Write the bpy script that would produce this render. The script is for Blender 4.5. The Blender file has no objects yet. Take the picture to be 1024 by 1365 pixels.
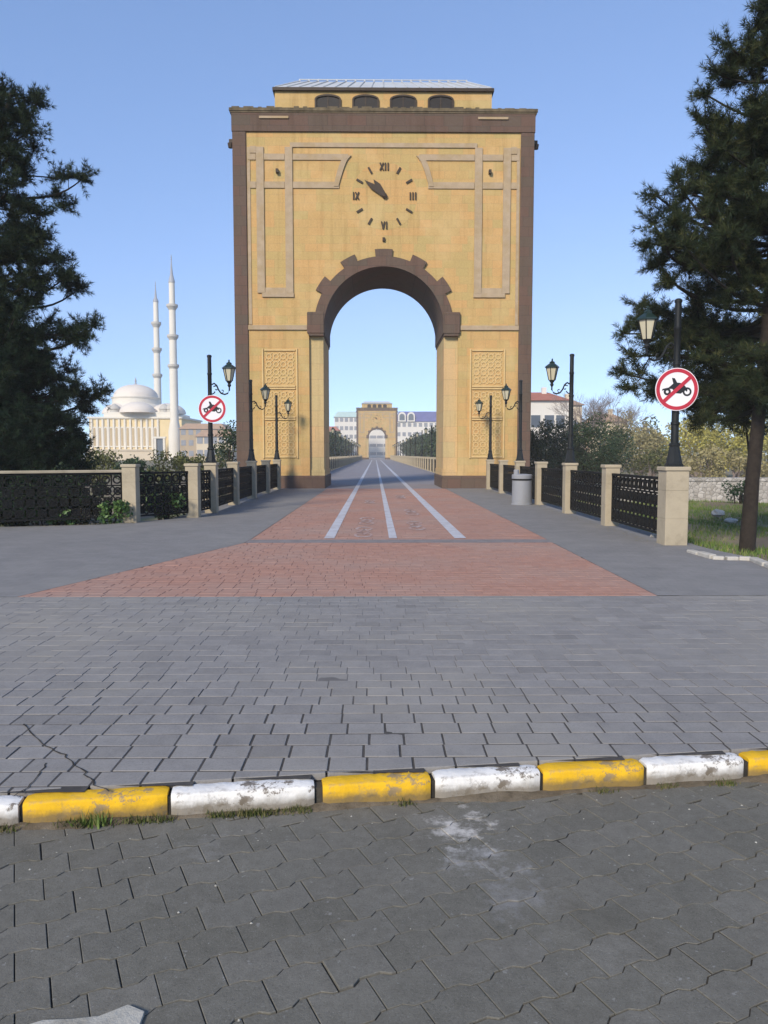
import bpy, math, random
import numpy as np
from mathutils import Vector, Matrix

rng = np.random.default_rng(11)
random.seed(11)
scene = bpy.context.scene
C = scene.collection
R = math.radians

# ------------------------------------------------------------------ camera
F, H, CX = 1025.0, 1.35, -0.35
TH = math.atan((682.5 - 606) / F)
PS = math.atan((12 / F) * math.cos(TH))
cam = bpy.data.cameras.new('camera')
cam.sensor_fit = 'VERTICAL'
cam.sensor_height = 24.0
cam.lens = F / 1365 * 24.0
cam.clip_start = 0.05
cam.clip_end = 6000
camo = bpy.data.objects.new('camera', cam)
C.objects.link(camo)
camo.location = (CX, 0, H)
camo.rotation_euler = (R(90) - TH, 0, -PS)
scene.camera = camo

# ------------------------------------------------------------------ sky and sun
SUN_EL, SUN_AZ = R(30), R(208)      # azimuth measured clockwise from +Y: behind the viewer, to the left
world = bpy.data.worlds.new('World')
scene.world = world
world.use_nodes = True
wn = world.node_tree
bg = wn.nodes['Background']
sky = wn.nodes.new('ShaderNodeTexSky')
sky.sky_type = 'NISHITA'
sky.sun_disc = False
sky.sun_elevation = SUN_EL
sky.sun_rotation = SUN_AZ
sky.altitude = 3000
sky.air_density = 1.0
sky.dust_density = 0.3
sky.ozone_density = 2.2
gm = wn.nodes.new('ShaderNodeGamma')             # a hazier, flatter sky than the pure Nishita one
gm.inputs[1].default_value = 0.6
tint = wn.nodes.new('ShaderNodeMix'); tint.data_type = 'RGBA'; tint.blend_type = 'MULTIPLY'
tint.inputs[0].default_value = 1.0
tint.inputs[7].default_value = (0.84, 1.06, 1.42, 1)
wn.links.new(sky.outputs[0], gm.inputs[0])
wn.links.new(gm.outputs[0], tint.inputs[6])
wn.links.new(tint.outputs[2], bg.inputs[0])
bg.inputs[1].default_value = 0.13
sl = bpy.data.lights.new('sun', 'SUN')
sl.energy = 2.0
sl.angle = R(13)
sl.color = (1.0, 0.90, 0.74)
so = bpy.data.objects.new('sun', sl)
C.objects.link(so)
sd = Vector((math.sin(SUN_AZ) * math.cos(SUN_EL), math.cos(SUN_AZ) * math.cos(SUN_EL), math.sin(SUN_EL)))
so.rotation_euler = sd.to_track_quat('Z', 'Y').to_euler()
so.location = sd * 50
scene.view_settings.view_transform = 'Standard'
scene.view_settings.look = 'None'
scene.view_settings.exposure = 1.15
scene.view_settings.gamma = 1.0

# ------------------------------------------------------------------ measuring helpers (real points on the ground or at a known distance)
_f = Vector((math.sin(PS) * math.cos(TH), math.cos(PS) * math.cos(TH), -math.sin(TH)))
_r = Vector((math.cos(PS), -math.sin(PS), 0))
_u = _r.cross(_f)
def ray(x, y): return _f + _r * ((x - 512) / F) - _u * ((y - 682.5) / F)
def P(x, y, Y):
    d = ray(x, y)
    return Vector((CX, 0, H)) + d * (Y / d.y)
def G(x, y, z=0.0):
    d = ray(x, y)
    return Vector((CX, 0, H)) + d * ((z - H) / d.z)

# ------------------------------------------------------------------ object helpers
def tag(o, label=None, cat=None, group=None, kind=None):
    if label: o['label'] = label
    if cat: o['category'] = cat
    if group: o['group'] = group
    if kind: o['kind'] = kind
    return o
def empty(name, loc=(0, 0, 0), rz=0.0):
    o = bpy.data.objects.new(name, None)
    o.location = loc
    o.rotation_euler = (0, 0, rz)
    o.empty_display_size = 0.2
    C.objects.link(o)
    return o
def kids(o): return [c for c in bpy.data.objects if c.parent == o]
def copy_tree(o, parent=None):
    c = o.copy()
    C.objects.link(c)
    c.parent = parent
    for ch in kids(o): copy_tree(ch, c)
    return c
def link_mesh(name, me, mat, parent=None, loc=(0, 0, 0), rz=0.0, smooth=False):
    o = bpy.data.objects.new(name, me)
    C.objects.link(o)
    if mat: me.materials.append(mat)
    o.parent = parent
    o.location = loc
    o.rotation_euler = (0, 0, rz)
    if smooth:
        me.polygons.foreach_set('use_smooth', [True] * len(me.polygons))
    return o
def arrays_mesh(name, V, Fc, tone=None):
    """V (n,3); Fc (m,k) with k = 3 or 4; tone per face"""
    V = np.asarray(V, dtype=np.float32); Fc = np.asarray(Fc, dtype=np.int32)
    me = bpy.data.meshes.new(name)
    m, k = Fc.shape
    me.vertices.add(len(V)); me.vertices.foreach_set('co', V.ravel())
    me.loops.add(m * k); me.loops.foreach_set('vertex_index', Fc.ravel())
    me.polygons.add(m)
    me.polygons.foreach_set('loop_start', np.arange(0, m * k, k, dtype=np.int32))
    if tone is not None:
        a = me.attributes.new('tone', 'FLOAT', 'FACE')
        a.data.foreach_set('value', np.asarray(tone, dtype=np.float32))
    me.update(calc_edges=True)
    me.validate()
    return me

class MB:
    def __init__(s): s.v, s.f, s.t = [], [], []
    def poly(s, pts): 
        n = len(s.v); s.v += [tuple(p) for p in pts]; s.f.append(list(range(n, n + len(pts))))
    def box(s, x0, x1, y0, y1, z0, z1, b=0.0):
        if b > 0:
            prof = [(x0 + b, y0), (x1 - b, y0), (x1, y0 + b), (x1, y1 - b), (x1 - b, y1), (x0 + b, y1), (x0, y1 - b), (x0, y0 + b)]
            n = len(s.v); k = 8
            ins = [(x0 + b, y0 + b), (x1 - b, y0 + b), (x1 - b, y0 + b), (x1 - b, y1 - b), (x1 - b, y1 - b), (x0 + b, y1 - b), (x0 + b, y1 - b), (x0 + b, y0 + b)]
            s.v += [(x, y, z0) for x, y in prof] + [(x, y, z1 - b) for x, y in prof]
            s.v += [(x0 + b, y0 + b, z1), (x1 - b, y0 + b, z1), (x1 - b, y1 - b, z1), (x0 + b, y1 - b, z1)]
            for i in range(k):
                j = (i + 1) % k
                s.f.append([n + i, n + j, n + k + j, n + k + i])
            t = n + 2 * k
            s.f.append([t, t + 1, t + 2, t + 3])
            for i, (a, c) in enumerate(((0, 1), (2, 3), (4, 5), (6, 7))):
                s.f.append([n + k + a, n + k + c, t + (i + 1) % 4, t + i])
                c2 = (c + 1) % 8
                s.f.append([n + k + c, n + k + c2, t + (i + 1) % 4])
            s.f.append([n + i for i in range(k)][::-1])
            return s
        n = len(s.v)
        s.v += [(x0, y0, z0), (x1, y0, z0), (x1, y1, z0), (x0, y1, z0), (x0, y0, z1), (x1, y0, z1), (x1, y1, z1), (x0, y1, z1)]
        for q in ((0, 3, 2, 1), (4, 5, 6, 7), (0, 1, 5, 4), (1, 2, 6, 5), (2, 3, 7, 6), (3, 0, 4, 7)): s.f.append([n + i for i in q])
        return s
    def prism(s, pts, y0, y1):
        """outline of (x,z), counter-clockwise seen from -y, pushed from y0 to y1"""
        n = len(s.v); k = len(pts)
        s.v += [(x, y0, z) for x, z in pts] + [(x, y1, z) for x, z in pts]
        s.f.append([n + i for i in range(k)])
        s.f.append([n + k + i for i in range(k)][::-1])
        for i in range(k):
            j = (i + 1) % k
            s.f.append([n + j, n + i, n + k + i, n + k + j])
        return s
    def ring(s, cx, cz, r0, r1, y0, y1, n=28, a0=0.0, a1=2 * math.pi):
        full = abs(a1 - a0 - 2 * math.pi) < 1e-6
        b = len(s.v); m = n if full else n + 1
        for i in range(m):
            a = a0 + (a1 - a0) * i / n
            c, d = math.cos(a), math.sin(a)
            s.v += [(cx + r0 * c, y0, cz + r0 * d), (cx + r1 * c, y0, cz + r1 * d), (cx + r1 * c, y1, cz + r1 * d), (cx + r0 * c, y1, cz + r0 * d)]
        for i in range(n):
            p, q = b + 4 * i, b + 4 * ((i + 1) % m)
            for e in range(4):
                g = (e + 1) % 4
                s.f.append([p + e, p + g, q + g, q + e][::-1])
        if not full:
            s.f.append([b, b + 1, b + 2, b + 3]); e = b + 4 * n; s.f.append([e + 3, e + 2, e + 1, e])
        return s
    def bar(s, p, q, w, t):
        """flat bar in the xz plane from p to q (x,z), width w, thickness t about y = 0"""
        dx, dz = q[0] - p[0], q[1] - p[1]
        L = math.hypot(dx, dz) or 1e-6
        nx, nz = -dz / L * w / 2, dx / L * w / 2
        return s.prism([(p[0] - nx, p[1] - nz), (q[0] - nx, q[1] - nz), (q[0] + nx, q[1] + nz), (p[0] + nx, p[1] + nz)], -t / 2, t / 2)
    def lathe(s, prof, n=16, cx=0, cy=0, a0=0.0):
        b = len(s.v); m = len(prof)
        for r, z in prof:
            for i in range(n):
                a = a0 + 2 * math.pi * i / n
                s.v.append((cx + r * math.cos(a), cy + r * math.sin(a), z))
        for j in range(m - 1):
            for i in range(n):
                k = (i + 1) % n
                s.f.append([b + j * n + i, b + j * n + k, b + (j + 1) * n + k, b + (j + 1) * n + i])
        s.f.append([b + i for i in range(n)][::-1])
        s.f.append([b + (m - 1) * n + i for i in range(n)])
        return s
    def tube(s, pts, rad, n=8):
        pts = [Vector(p) for p in pts]
        if not hasattr(rad, '__len__'): rad = [rad] * len(pts)
        b = len(s.v)
        ref = Vector((0.31, 0.17, 0.93)).normalized()
        for i, p in enumerate(pts):
            d = (pts[min(i + 1, len(pts) - 1)] - pts[max(i - 1, 0)])
            d = d.normalized() if d.length > 1e-9 else Vector((0, 0, 1))
            rf = ref if abs(d.dot(ref)) < 0.95 else Vector((1, 0, 0))
            x = d.cross(rf).normalized(); y = d.cross(x)
            for k in range(n):
                a = 2 * math.pi * k / n
                s.v.append(tuple(p + (x * math.cos(a) + y * math.sin(a)) * rad[i]))
        for i in range(len(pts) - 1):
            for k in range(n):
                j = (k + 1) % n
                s.f.append([b + i * n + k, b + i * n + j, b + (i + 1) * n + j, b + (i + 1) * n + k])
        s.f.append([b + k for k in range(n)][::-1]); e = b + (len(pts) - 1) * n
        s.f.append([e + k for k in range(n)])
        return s
    def mesh(s, name):
        me = bpy.data.meshes.new(name)
        me.from_pydata(s.v, [], s.f)
        if s.t:
            a = me.attributes.new('tone', 'FLOAT', 'FACE'); a.data.foreach_set('value', s.t)
        me.update()
        return me
    def build(s, name, mat, parent=None, loc=(0, 0, 0), rz=0.0, smooth=False):
        o = link_mesh(name, s.mesh(name), mat, parent, loc, rz)
        if smooth:
            me = o.data
            me.polygons.foreach_set('use_smooth', [len(p.vertices) == 4 for p in me.polygons])
            if hasattr(me, 'set_sharp_from_angle'): me.set_sharp_from_angle(angle=R(38))
        return o

# ------------------------------------------------------------------ materials
def new_mat(name):
    m = bpy.data.materials.new(name); m.use_nodes = True
    nt = m.node_tree
    return m, nt, nt.nodes['Principled BSDF']
def N(nt, t, **kw):
    n = nt.nodes.new(t)
    for k, v in kw.items(): setattr(n, k, v)
    return n
def ramp(nt, src, stops):
    r = N(nt, 'ShaderNodeValToRGB')
    e = r.color_ramp.elements
    while len(e) > 1: e.remove(e[-1])
    e[0].position, e[0].color = stops[0][0], (*stops[0][1], 1)
    for p, c in stops[1:]:
        x = e.new(p); x.color = (*c, 1)
    nt.links.new(src, r.inputs[0])
    return r.outputs[0]
def noise(nt, scale, detail=4, vec=None, rough=0.6):
    n = N(nt, 'ShaderNodeTexNoise'); n.inputs['Scale'].default_value = scale; n.inputs['Detail'].default_value = detail
    n.inputs['Roughness'].default_value = rough
    if vec: nt.links.new(vec, n.inputs['Vector'])
    return n.outputs['Fac']
def mix(nt, a, b, fac, mode='MIX'):
    m = N(nt, 'ShaderNodeMix', data_type='RGBA', blend_type=mode)
    for i, v in ((0, fac), (6, a), (7, b)):
        if hasattr(v, 'node'): nt.links.new(v, m.inputs[i])
        else: m.inputs[i].default_value = v if not isinstance(v, tuple) else (*v, 1)
    return m.outputs[2]
def obj_co(nt): return N(nt, 'ShaderNodeTexCoord').outputs['Object']
def bump(nt, bsdf, h, strength=0.3, dist=0.02):
    b = N(nt, 'ShaderNodeBump'); b.inputs['Strength'].default_value = strength; b.inputs['Distance'].default_value = dist
    nt.links.new(h, b.inputs['Height']); nt.links.new(b.outputs[0], bsdf.inputs['Normal'])
def mul(nt, a, b, op='MULTIPLY'):
    m = N(nt, 'ShaderNodeMath', operation=op)
    for i, v in enumerate((a, b)):
        if hasattr(v, 'node'): nt.links.new(v, m.inputs[i])
        else: m.inputs[i].default_value = v
    return m.outputs[0]
def sc(c, k): return tuple(min(1.0, x * k) for x in c)
def plain(name, col, rough=0.7, var=0.18, scale=6.0, bmp=0.0, spec=0.3, metal=0.0, dirt=None, dscale=1.5):
    m, nt, b = new_mat(name)
    co = obj_co(nt)
    c = ramp(nt, noise(nt, scale, 6, co), [(0.25, sc(col, 1 - var)), (0.75, sc(col, 1 + var))])
    if dirt:
        k = ramp(nt, noise(nt, dscale, 8, co, 0.7), [(0.48, (0, 0, 0)), (0.68, (1, 1, 1))])
        c = mix(nt, c, dirt, k)
    nt.links.new(c, b.inputs['Base Color'])
    b.inputs['Roughness'].default_value = rough
    b.inputs['Specular IOR Level'].default_value = spec
    b.inputs['Metallic'].default_value = metal
    if bmp: bump(nt, b, noise(nt, scale * 8, 6, co), bmp, 0.01)
    return m
def toned(name, stops, rough=0.7, spec=0.2, fine=0.12, fscale=60, trans=0.0, big=None, bmp=0.0):
    """colour from a per-face 'tone', broken up with fine noise"""
    m, nt, b = new_mat(name)
    co = obj_co(nt)
    at = N(nt, 'ShaderNodeAttribute', attribute_name='tone')
    c = ramp(nt, at.outputs['Fac'], stops)
    fn = noise(nt, fscale, 5, co, 0.7)
    c = mix(nt, c, ramp(nt, fn, [(0.25, (1 - fine * 2,) * 3), (0.5, (1, 1, 1)), (0.8, (1 + 0,) * 3)]), 1.0, 'MULTIPLY')
    if fine > .05:
        c = mix(nt, c, ramp(nt, noise(nt, 7, 8, co, .75), [(.3, (.80, .80, .81)), (.6, (1, 1, 1))]), 1.0, 'MULTIPLY')
        c = mix(nt, c, (.36, .35, .33), ramp(nt, noise(nt, 150, 3, co, .6), [(.62, (0, 0, 0)), (.72, (.5,) * 3)]))
    if big:
        bscale, bcol, lo, hi = big
        c = mix(nt, c, bcol, ramp(nt, noise(nt, bscale, 7, co, 0.65), [(lo, (0, 0, 0)), (hi, (0.8,) * 3)]))
    nt.links.new(c, b.inputs['Base Color'])
    b.inputs['Roughness'].default_value = rough
    b.inputs['Specular IOR Level'].default_value = spec
    if bmp: bump(nt, b, fn, bmp, 0.006)
    return m
def stone_mat(name, col, mortar, bw, bh, var=0.16, msize=0.012, blotch=None, rough=0.85, bmp=0.25):
    m, nt, b = new_mat(name)
    co = obj_co(nt)
    sx = N(nt, 'ShaderNodeSeparateXYZ'); nt.links.new(co, sx.inputs[0])
    cx = N(nt, 'ShaderNodeCombineXYZ')
    nt.links.new(mul(nt, sx.outputs[0], sx.outputs[1], 'ADD'), cx.inputs[0]); nt.links.new(sx.outputs[2], cx.inputs[1])
    br = N(nt, 'ShaderNodeTexBrick')
    nt.links.new(cx.outputs[0], br.inputs['Vector'])
    br.inputs['Color1'].default_value = (col[0] * (1 + var), col[1] * (1 - var * .3), col[2] * (1 - var * .2), 1); br.inputs['Color2'].default_value = (col[0] * (1 - var), col[1] * (1 + var * .1), col[2] * (1 + var * .2), 1)
    br.inputs['Mortar'].default_value = (*mortar, 1)
    br.inputs['Scale'].default_value = 1.0
    br.inputs['Brick Width'].default_value = bw; br.inputs['Row Height'].default_value = bh
    br.offset_frequency = 2; br.squash = 0.72; br.squash_frequency = 3
    br.inputs['Mortar Size'].default_value = msize; br.inputs['Mortar Smooth'].default_value = 0.6
    c = br.outputs['Color']
    c = mix(nt, c, ramp(nt, noise(nt, 1.1, 6, co), [(0.3, (0.90, 0.90, 0.90)), (0.7, (1, 1, 1))]), 1.0, 'MULTIPLY')
    c = mix(nt, c, ramp(nt, noise(nt, 14, 6, co), [(0.3, (0.86, 0.86, 0.86)), (0.7, (1, 1, 1))]), 1.0, 'MULTIPLY')
    if blotch:
        c = mix(nt, c, blotch, ramp(nt, noise(nt, 0.55, 5, co, 0.6), [(0.5, (0, 0, 0)), (0.7, (0.5,) * 3)]))
    # rain streaks: dirt that runs down the wall
    mp = N(nt, 'ShaderNodeMapping'); mp.inputs['Scale'].default_value = (2.2, 2.2, 0.16); nt.links.new(co, mp.inputs[0])
    st = ramp(nt, noise(nt, 1.6, 6, mp.outputs[0], 0.65), [(0.52, (1, 1, 1)), (0.76, (0.77, 0.74, 0.71))])
    c = mix(nt, c, st, 1.0, 'MULTIPLY')
    nt.links.new(c, b.inputs['Base Color'])
    b.inputs['Roughness'].default_value = rough; b.inputs['Specular IOR Level'].default_value = 0.2
    h = mul(nt, mul(nt, br.outputs['Fac'], -1.0), mul(nt, noise(nt, 22, 6, co), 0.5), 'ADD')
    bump(nt, b, h, bmp, 0.02)
    return m

M = {}
M['stone'] = stone_mat('yellow_stone', (0.57, 0.378, 0.150), (0.47, 0.32, 0.14), 0.66, 0.31, 0.085, 0.008, blotch=(0.60, 0.43, 0.215))
M['stone_smooth'] = stone_mat('pale_jamb_stone', (0.60, 0.43, 0.21), (0.46, 0.33, 0.17), 1.2, 0.62, 0.07, 0.010)
M['brown'] = stone_mat('brown_stone', (0.140, 0.095, 0.070), (0.10, 0.073, 0.058), 0.75, 0.38, 0.09, 0.012)
M['moulding'] = plain('grey_tan_moulding', (0.405, 0.305, 0.20), 0.85, 0.14, 4, 0.15, dirt=(0.36, 0.255, 0.13), dscale=1.2)
M['carved'] = plain('carved_relief_stone', (0.60, 0.42, 0.19), 0.85, 0.12, 4, 0.1)
M['cornice'] = plain('mossy_cornice', (0.13, 0.10, 0.06), 0.95, 0.5, 5, 0.4)
M['roofmetal'] = plain('skylight_metal', (0.46, 0.47, 0.48), 0.45, 0.1, 3, spec=0.5)
M['dark_window'] = plain('dark_window', (0.018, 0.013, 0.01), 0.5, 0.3, 3)
M['bronze'] = plain('dark_bronze', (0.045, 0.028, 0.016), 0.55, 0.25, 8)
M['post'] = plain('post_limestone', (0.41, 0.345, 0.245), 0.88, 0.12, 5, 0.25, dirt=(0.28, 0.235, 0.165), dscale=2.5)
M['iron'] = plain('black_iron', (0.009, 0.009, 0.009), 0.8, 0.35, 12, spec=0.15)
M['lamp_iron'] = plain('lamp_iron', (0.010, 0.012, 0.013), 0.55, 0.3, 12, spec=0.3)
M['lamp_green'] = plain('lamp_roof_green', (0.012, 0.028, 0.024), 0.4, 0.3, 10, spec=0.5)
M['glass_cream'] = plain('cream_lamp_glass', (0.56, 0.51, 0.36), 0.25, 0.06, 4, spec=0.5)
M['white_paint'] = plain('white_line_paint', (0.50, 0.50, 0.53), 0.8, 0.12, 9, dirt=(0.36, 0.32, 0.32), dscale=3)
M['sign_white'] = plain('sign_white', (0.78, 0.75, 0.76), 0.45, 0.05, 5)
M['sign_red'] = plain('sign_red', (0.46, 0.028, 0.05), 0.45, 0.1, 6)
M['sign_black'] = plain('sign_black', (0.018, 0.018, 0.022), 0.5, 0.1, 6)
M['sign_back'] = plain('sign_back_grey', (0.35, 0.36, 0.37), 0.4, 0.1, 6, metal=0.5)
M['bin'] = plain('bin_grey_white', (0.27, 0.275, 0.295), 0.55, 0.06, 3, dirt=(0.22, 0.22, 0.225))
M['bark'] = plain('pine_bark', (0.028, 0.021, 0.016), 0.95, 0.5, 14, 0.8)
M['twig'] = plain('pine_twig', (0.016, 0.014, 0.010), 0.95, 0.3, 8)
M['bark_pale'] = plain('pale_bark', (0.24, 0.19, 0.17), 0.95, 0.3, 6)
def kerb_mat(name, col, chip):
    m, nt, b = new_mat(name); co = obj_co(nt)
    c = ramp(nt, noise(nt, 9, 6, co), [(0.25, sc(col, 0.84)), (0.75, col)])
    k = ramp(nt, noise(nt, 11, 9, co, 0.75), [(0.53, (0, 0, 0)), (0.57, (1, 1, 1))])
    k2 = ramp(nt, noise(nt, 3.0, 6, co), [(0.42, (0.12,) * 3), (0.56, (1, 1, 1))])
    c = mix(nt, c, chip, mix(nt, k, k2, 1.0, 'MULTIPLY'))
    se = N(nt, 'ShaderNodeSeparateXYZ'); nt.links.new(co, se.inputs[0])
    edge = ramp(nt, mul(nt, se.outputs[2], mul(nt, noise(nt, 30, 7, co, .75), .05), 'ADD'), [(.115, (0, 0, 0)), (.1205, (.75,) * 3)])
    low = ramp(nt, se.outputs[1], [(.0, (1, 1, 1)), (.022, (0, 0, 0))])
    c = mix(nt, c, sc(chip, 1.2), mix(nt, edge, low, 1.0, 'MULTIPLY'))
    # dirt along the foot
    s = N(nt, 'ShaderNodeSeparateXYZ'); nt.links.new(co, s.inputs[0])
    foot = ramp(nt, mul(nt, s.outputs[2], mul(nt, noise(nt, 16, 5, co), 0.06), 'SUBTRACT'), [(0.0, (0.8,) * 3), (0.035, (0, 0, 0))])
    c = mix(nt, c, (0.13, 0.10, 0.06), foot)
    nt.links.new(c, b.inputs['Base Color']); b.inputs['Roughness'].default_value = 0.8; b.inputs['Specular IOR Level'].default_value = 0.25
    bump(nt, b, noise(nt, 40, 6, co), 0.5, 0.01)
    return m
M['kerb_yellow'] = kerb_mat('kerb_yellow_paint', (0.80, 0.46, 0.018), (0.34, 0.24, 0.12))
M['kerb_white'] = kerb_mat('kerb_white_paint', (0.80, 0.77, 0.72), (0.20, 0.17, 0.14))

# pavers
g1 = lambda k: (0.262 * k, 0.248 * k, 0.235 * k)
M['plaza_paver'] = toned('plaza_paver', [(0, g1(0.80)), (0.5, g1(1.0)), (0.9, g1(1.14)), (1, (0.285, 0.275, 0.250))], 0.85, 0.2, 0.17, 85, big=(0.42, (0.31, 0.285, 0.245), 0.46, 0.70), bmp=0.3)
M['red_paver'] = toned('red_paver', [(0, (0.36, 0.195, 0.145)), (0.5, (0.415, 0.225, 0.165)), (1, (0.455, 0.26, 0.195))], 0.85, 0.2, 0.10, 60, big=(0.5, (0.34, 0.25, 0.21), 0.42, 0.75), bmp=0.3)
def street_mat():
    m, nt, b = new_mat('street_paver'); co = obj_co(nt)
    at = N(nt, 'ShaderNodeAttribute', attribute_name='tone')
    c = ramp(nt, at.outputs['Fac'], [(0, (0.168, 0.158, 0.130)), (0.5, (0.190, 0.179, 0.150)), (1, (0.215, 0.202, 0.172))])
    fn = noise(nt, 120, 6, co, 0.75)
    c = mix(nt, c, ramp(nt, fn, [(0.30, (0.55,) * 3), (0.47, (0.97,) * 3), (0.75, (1, 1, 1))]), 1.0, 'MULTIPLY')
    c = mix(nt, c, (0.33, 0.32, 0.30), ramp(nt, noise(nt, 190, 3, co, 0.6), [(0.60, (0, 0, 0)), (0.70, (0.6,) * 3)]))
    c = mix(nt, c, (0.11, 0.098, 0.075), ramp(nt, noise(nt, 2.4, 8, co, 0.75), [(0.54, (0, 0, 0)), (0.70, (0.45,) * 3)]))
    c = mix(nt, c, (0.205, 0.190, 0.165), ramp(nt, noise(nt, 3.2, 7, co, 0.7), [(0.52, (0, 0, 0)), (0.72, (0.42,) * 3)]))
    c = mix(nt, c, ramp(nt, noise(nt, 1.3, 6, co, 0.7), [(0.3, (0.80, 0.80, 0.80)), (0.7, (1, 1, 1))]), 1.0, 'MULTIPLY')
    c = mix(nt, c, ramp(nt, noise(nt, 26, 5, co, 0.7), [(0.3, (0.78, 0.78, 0.77)), (0.65, (1, 1, 1))]), 1.0, 'MULTIPLY')
    c = mix(nt, c, (0.30, 0.29, 0.27), ramp(nt, noise(nt, 34, 3, co), [(0.68, (0, 0, 0)), (0.72, (0.55,) * 3)]))
    # spilt cement below the kerb
    for (cx, cy, r, col, k) in ((-0.02, 2.88, 0.30, (0.50, 0.47, 0.43), 1.0), (0.03, 2.66, 0.27, (0.34, 0.33, 0.32), 0.7), (0.12, 2.44, 0.30, (0.27, 0.265, 0.26), 0.5), (-1.0, 2.72, 0.22, (0.27, 0.26, 0.24), 0.4)):
        v = N(nt, 'ShaderNodeVectorMath', operation='DISTANCE'); nt.links.new(co, v.inputs[0]); v.inputs[1].default_value = (cx, cy, 0)
        d = mul(nt, mul(nt, v.outputs['Value'], 1.0 / r), mul(nt, noise(nt, 9, 7, co, 0.7), 2.6), 'ADD')
        c = mix(nt, c, col, ramp(nt, mul(nt, d, 0.5), [(0.72, (k,) * 3), (0.92, (0, 0, 0))]))
    nt.links.new(c, b.inputs['Base Color']); b.inputs['Roughness'].default_value = 0.88; b.inputs['Specular IOR Level'].default_value = 0.2
    bump(nt, b, fn, 0.5, 0.006)
    return m
M['street_paver'] = street_mat()
M['joint'] = plain('joint_sand', (0.032, 0.028, 0.023), 0.95, 0.45, 14, 0.3, dirt=(0.075, 0.065, 0.05), dscale=3.5)
M['kerb_dirt'] = plain('kerb_dirt', (0.125, 0.098, 0.065), 0.95, 0.4, 25, 0.8, dirt=(0.22, 0.18, 0.13), dscale=6)
def joint_plaza():
    m, nt, b = new_mat('joint_sand_grey'); co = obj_co(nt)
    sp = N(nt, 'ShaderNodeSeparateXYZ'); nt.links.new(co, sp.inputs[0])
    k = mul(nt, sp.outputs[1], mul(nt, noise(nt, .9, 5, co), 2.2), 'ADD')
    fill = ramp(nt, mul(nt, k, .1), [(.50, (0, 0, 0)), (.64, (1, 1, 1))])
    c = ramp(nt, noise(nt, 12, 6, co), [(.3, (.035, .031, .028)), (.7, (.075, .067, .060))])
    c = mix(nt, c, (.20, .188, .178), fill)
    nt.links.new(c, b.inputs['Base Color']); b.inputs['Roughness'].default_value = .95
    return m
M['joint_plaza'] = joint_plaza()
M['joint_red'] = plain('joint_sand_red', (0.22, 0.145, 0.12), 0.95, 0.3, 20)
M['asphalt'] = plain('grey_path', (0.228, 0.218, 0.210), 0.88, 0.10, 1.1, 0.25, dirt=(0.265, 0.255, 0.24), dscale=0.5)
def path_mat(name, col, stain, bw, bh):
    m, nt, b = new_mat(name); co = obj_co(nt)
    br = N(nt, 'ShaderNodeTexBrick'); nt.links.new(co, br.inputs['Vector'])
    br.inputs['Color1'].default_value = (*sc(col, .95), 1); br.inputs['Color2'].default_value = (*sc(col, 1.05), 1); br.inputs['Mortar'].default_value = (*sc(col, .78), 1)
    br.inputs['Scale'].default_value = 1; br.inputs['Brick Width'].default_value = bw; br.inputs['Row Height'].default_value = bh
    br.inputs['Mortar Size'].default_value = .006; br.inputs['Mortar Smooth'].default_value = .7
    c = mix(nt, br.outputs['Color'], stain, ramp(nt, noise(nt, .45, 8, co, .68), [(.45, (0, 0, 0)), (.72, (.8,) * 3)]))
    c = mix(nt, c, ramp(nt, noise(nt, 2.3, 8, co, .72), [(.3, (.84, .84, .85)), (.62, (1, 1, 1))]), 1.0, 'MULTIPLY')
    c = mix(nt, c, ramp(nt, noise(nt, 55, 4, co, .7), [(.3, (.88,) * 3), (.6, (1, 1, 1))]), 1.0, 'MULTIPLY')
    nt.links.new(c, b.inputs['Base Color']); b.inputs['Roughness'].default_value = .88; b.inputs['Specular IOR Level'].default_value = .2
    bump(nt, b, noise(nt, 60, 5, co), .3, .008)
    return m
M['asphalt'] = path_mat('grey_path', (0.235, 0.225, 0.216), (0.275, 0.262, 0.245), .2, .145)
M['deck'] = plain('bridge_deck', (0.24, 0.225, 0.235), 0.88, 0.12, 0.6, 0.2, dirt=(0.28, 0.23, 0.22), dscale=0.4)
M['band'] = plain('grey_band', (0.215, 0.19, 0.185), 0.88, 0.2, 6, 0.2)
M['soil'] = plain('bank_soil', (0.20, 0.155, 0.10), 0.95, 0.3, 1.2, 0.5, dirt=(0.12, 0.16, 0.045), dscale=0.6)
M['land'] = plain('far_land', (0.12, 0.12, 0.06), 0.95, 0.3, 0.05)
M['rock'] = plain('pale_rock', (0.42, 0.39, 0.34), 0.9, 0.25, 6, 0.4)
M['mortar_slab'] = plain('cement', (0.40, 0.38, 0.33), 0.9, 0.2, 9, 0.5, dirt=(0.26, 0.24, 0.20), dscale=6)
M['needles'] = toned('pine_needles', [(0, (0.008, 0.017, 0.010)), (0.5, (0.016, 0.030, 0.014)), (0.8, (0.032, 0.046, 0.018)), (1, (0.060, 0.065, 0.026))], 0.7, 0.15, 0.0, 5)
M['needles_dark'] = toned('conifer_needles', [(0, (0.007, 0.016, 0.009)), (0.6, (0.013, 0.028, 0.013)), (1, (0.028, 0.048, 0.020))], 0.7, 0.15, 0.0, 5)
M['needles_olive'] = toned('olive_needles', [(0, (0.011, 0.020, 0.010)), (0.5, (0.023, 0.036, 0.015)), (0.8, (0.048, 0.058, 0.021)), (1, (0.095, 0.092, 0.034))], 0.7, 0.15, 0.0, 5)
M['leaf_dark'] = toned('dark_leaves', [(0, (0.012, 0.028, 0.012)), (0.6, (0.024, 0.050, 0.020)), (1, (0.055, 0.085, 0.03))], 0.55, 0.3, 0.0, 5)
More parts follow.
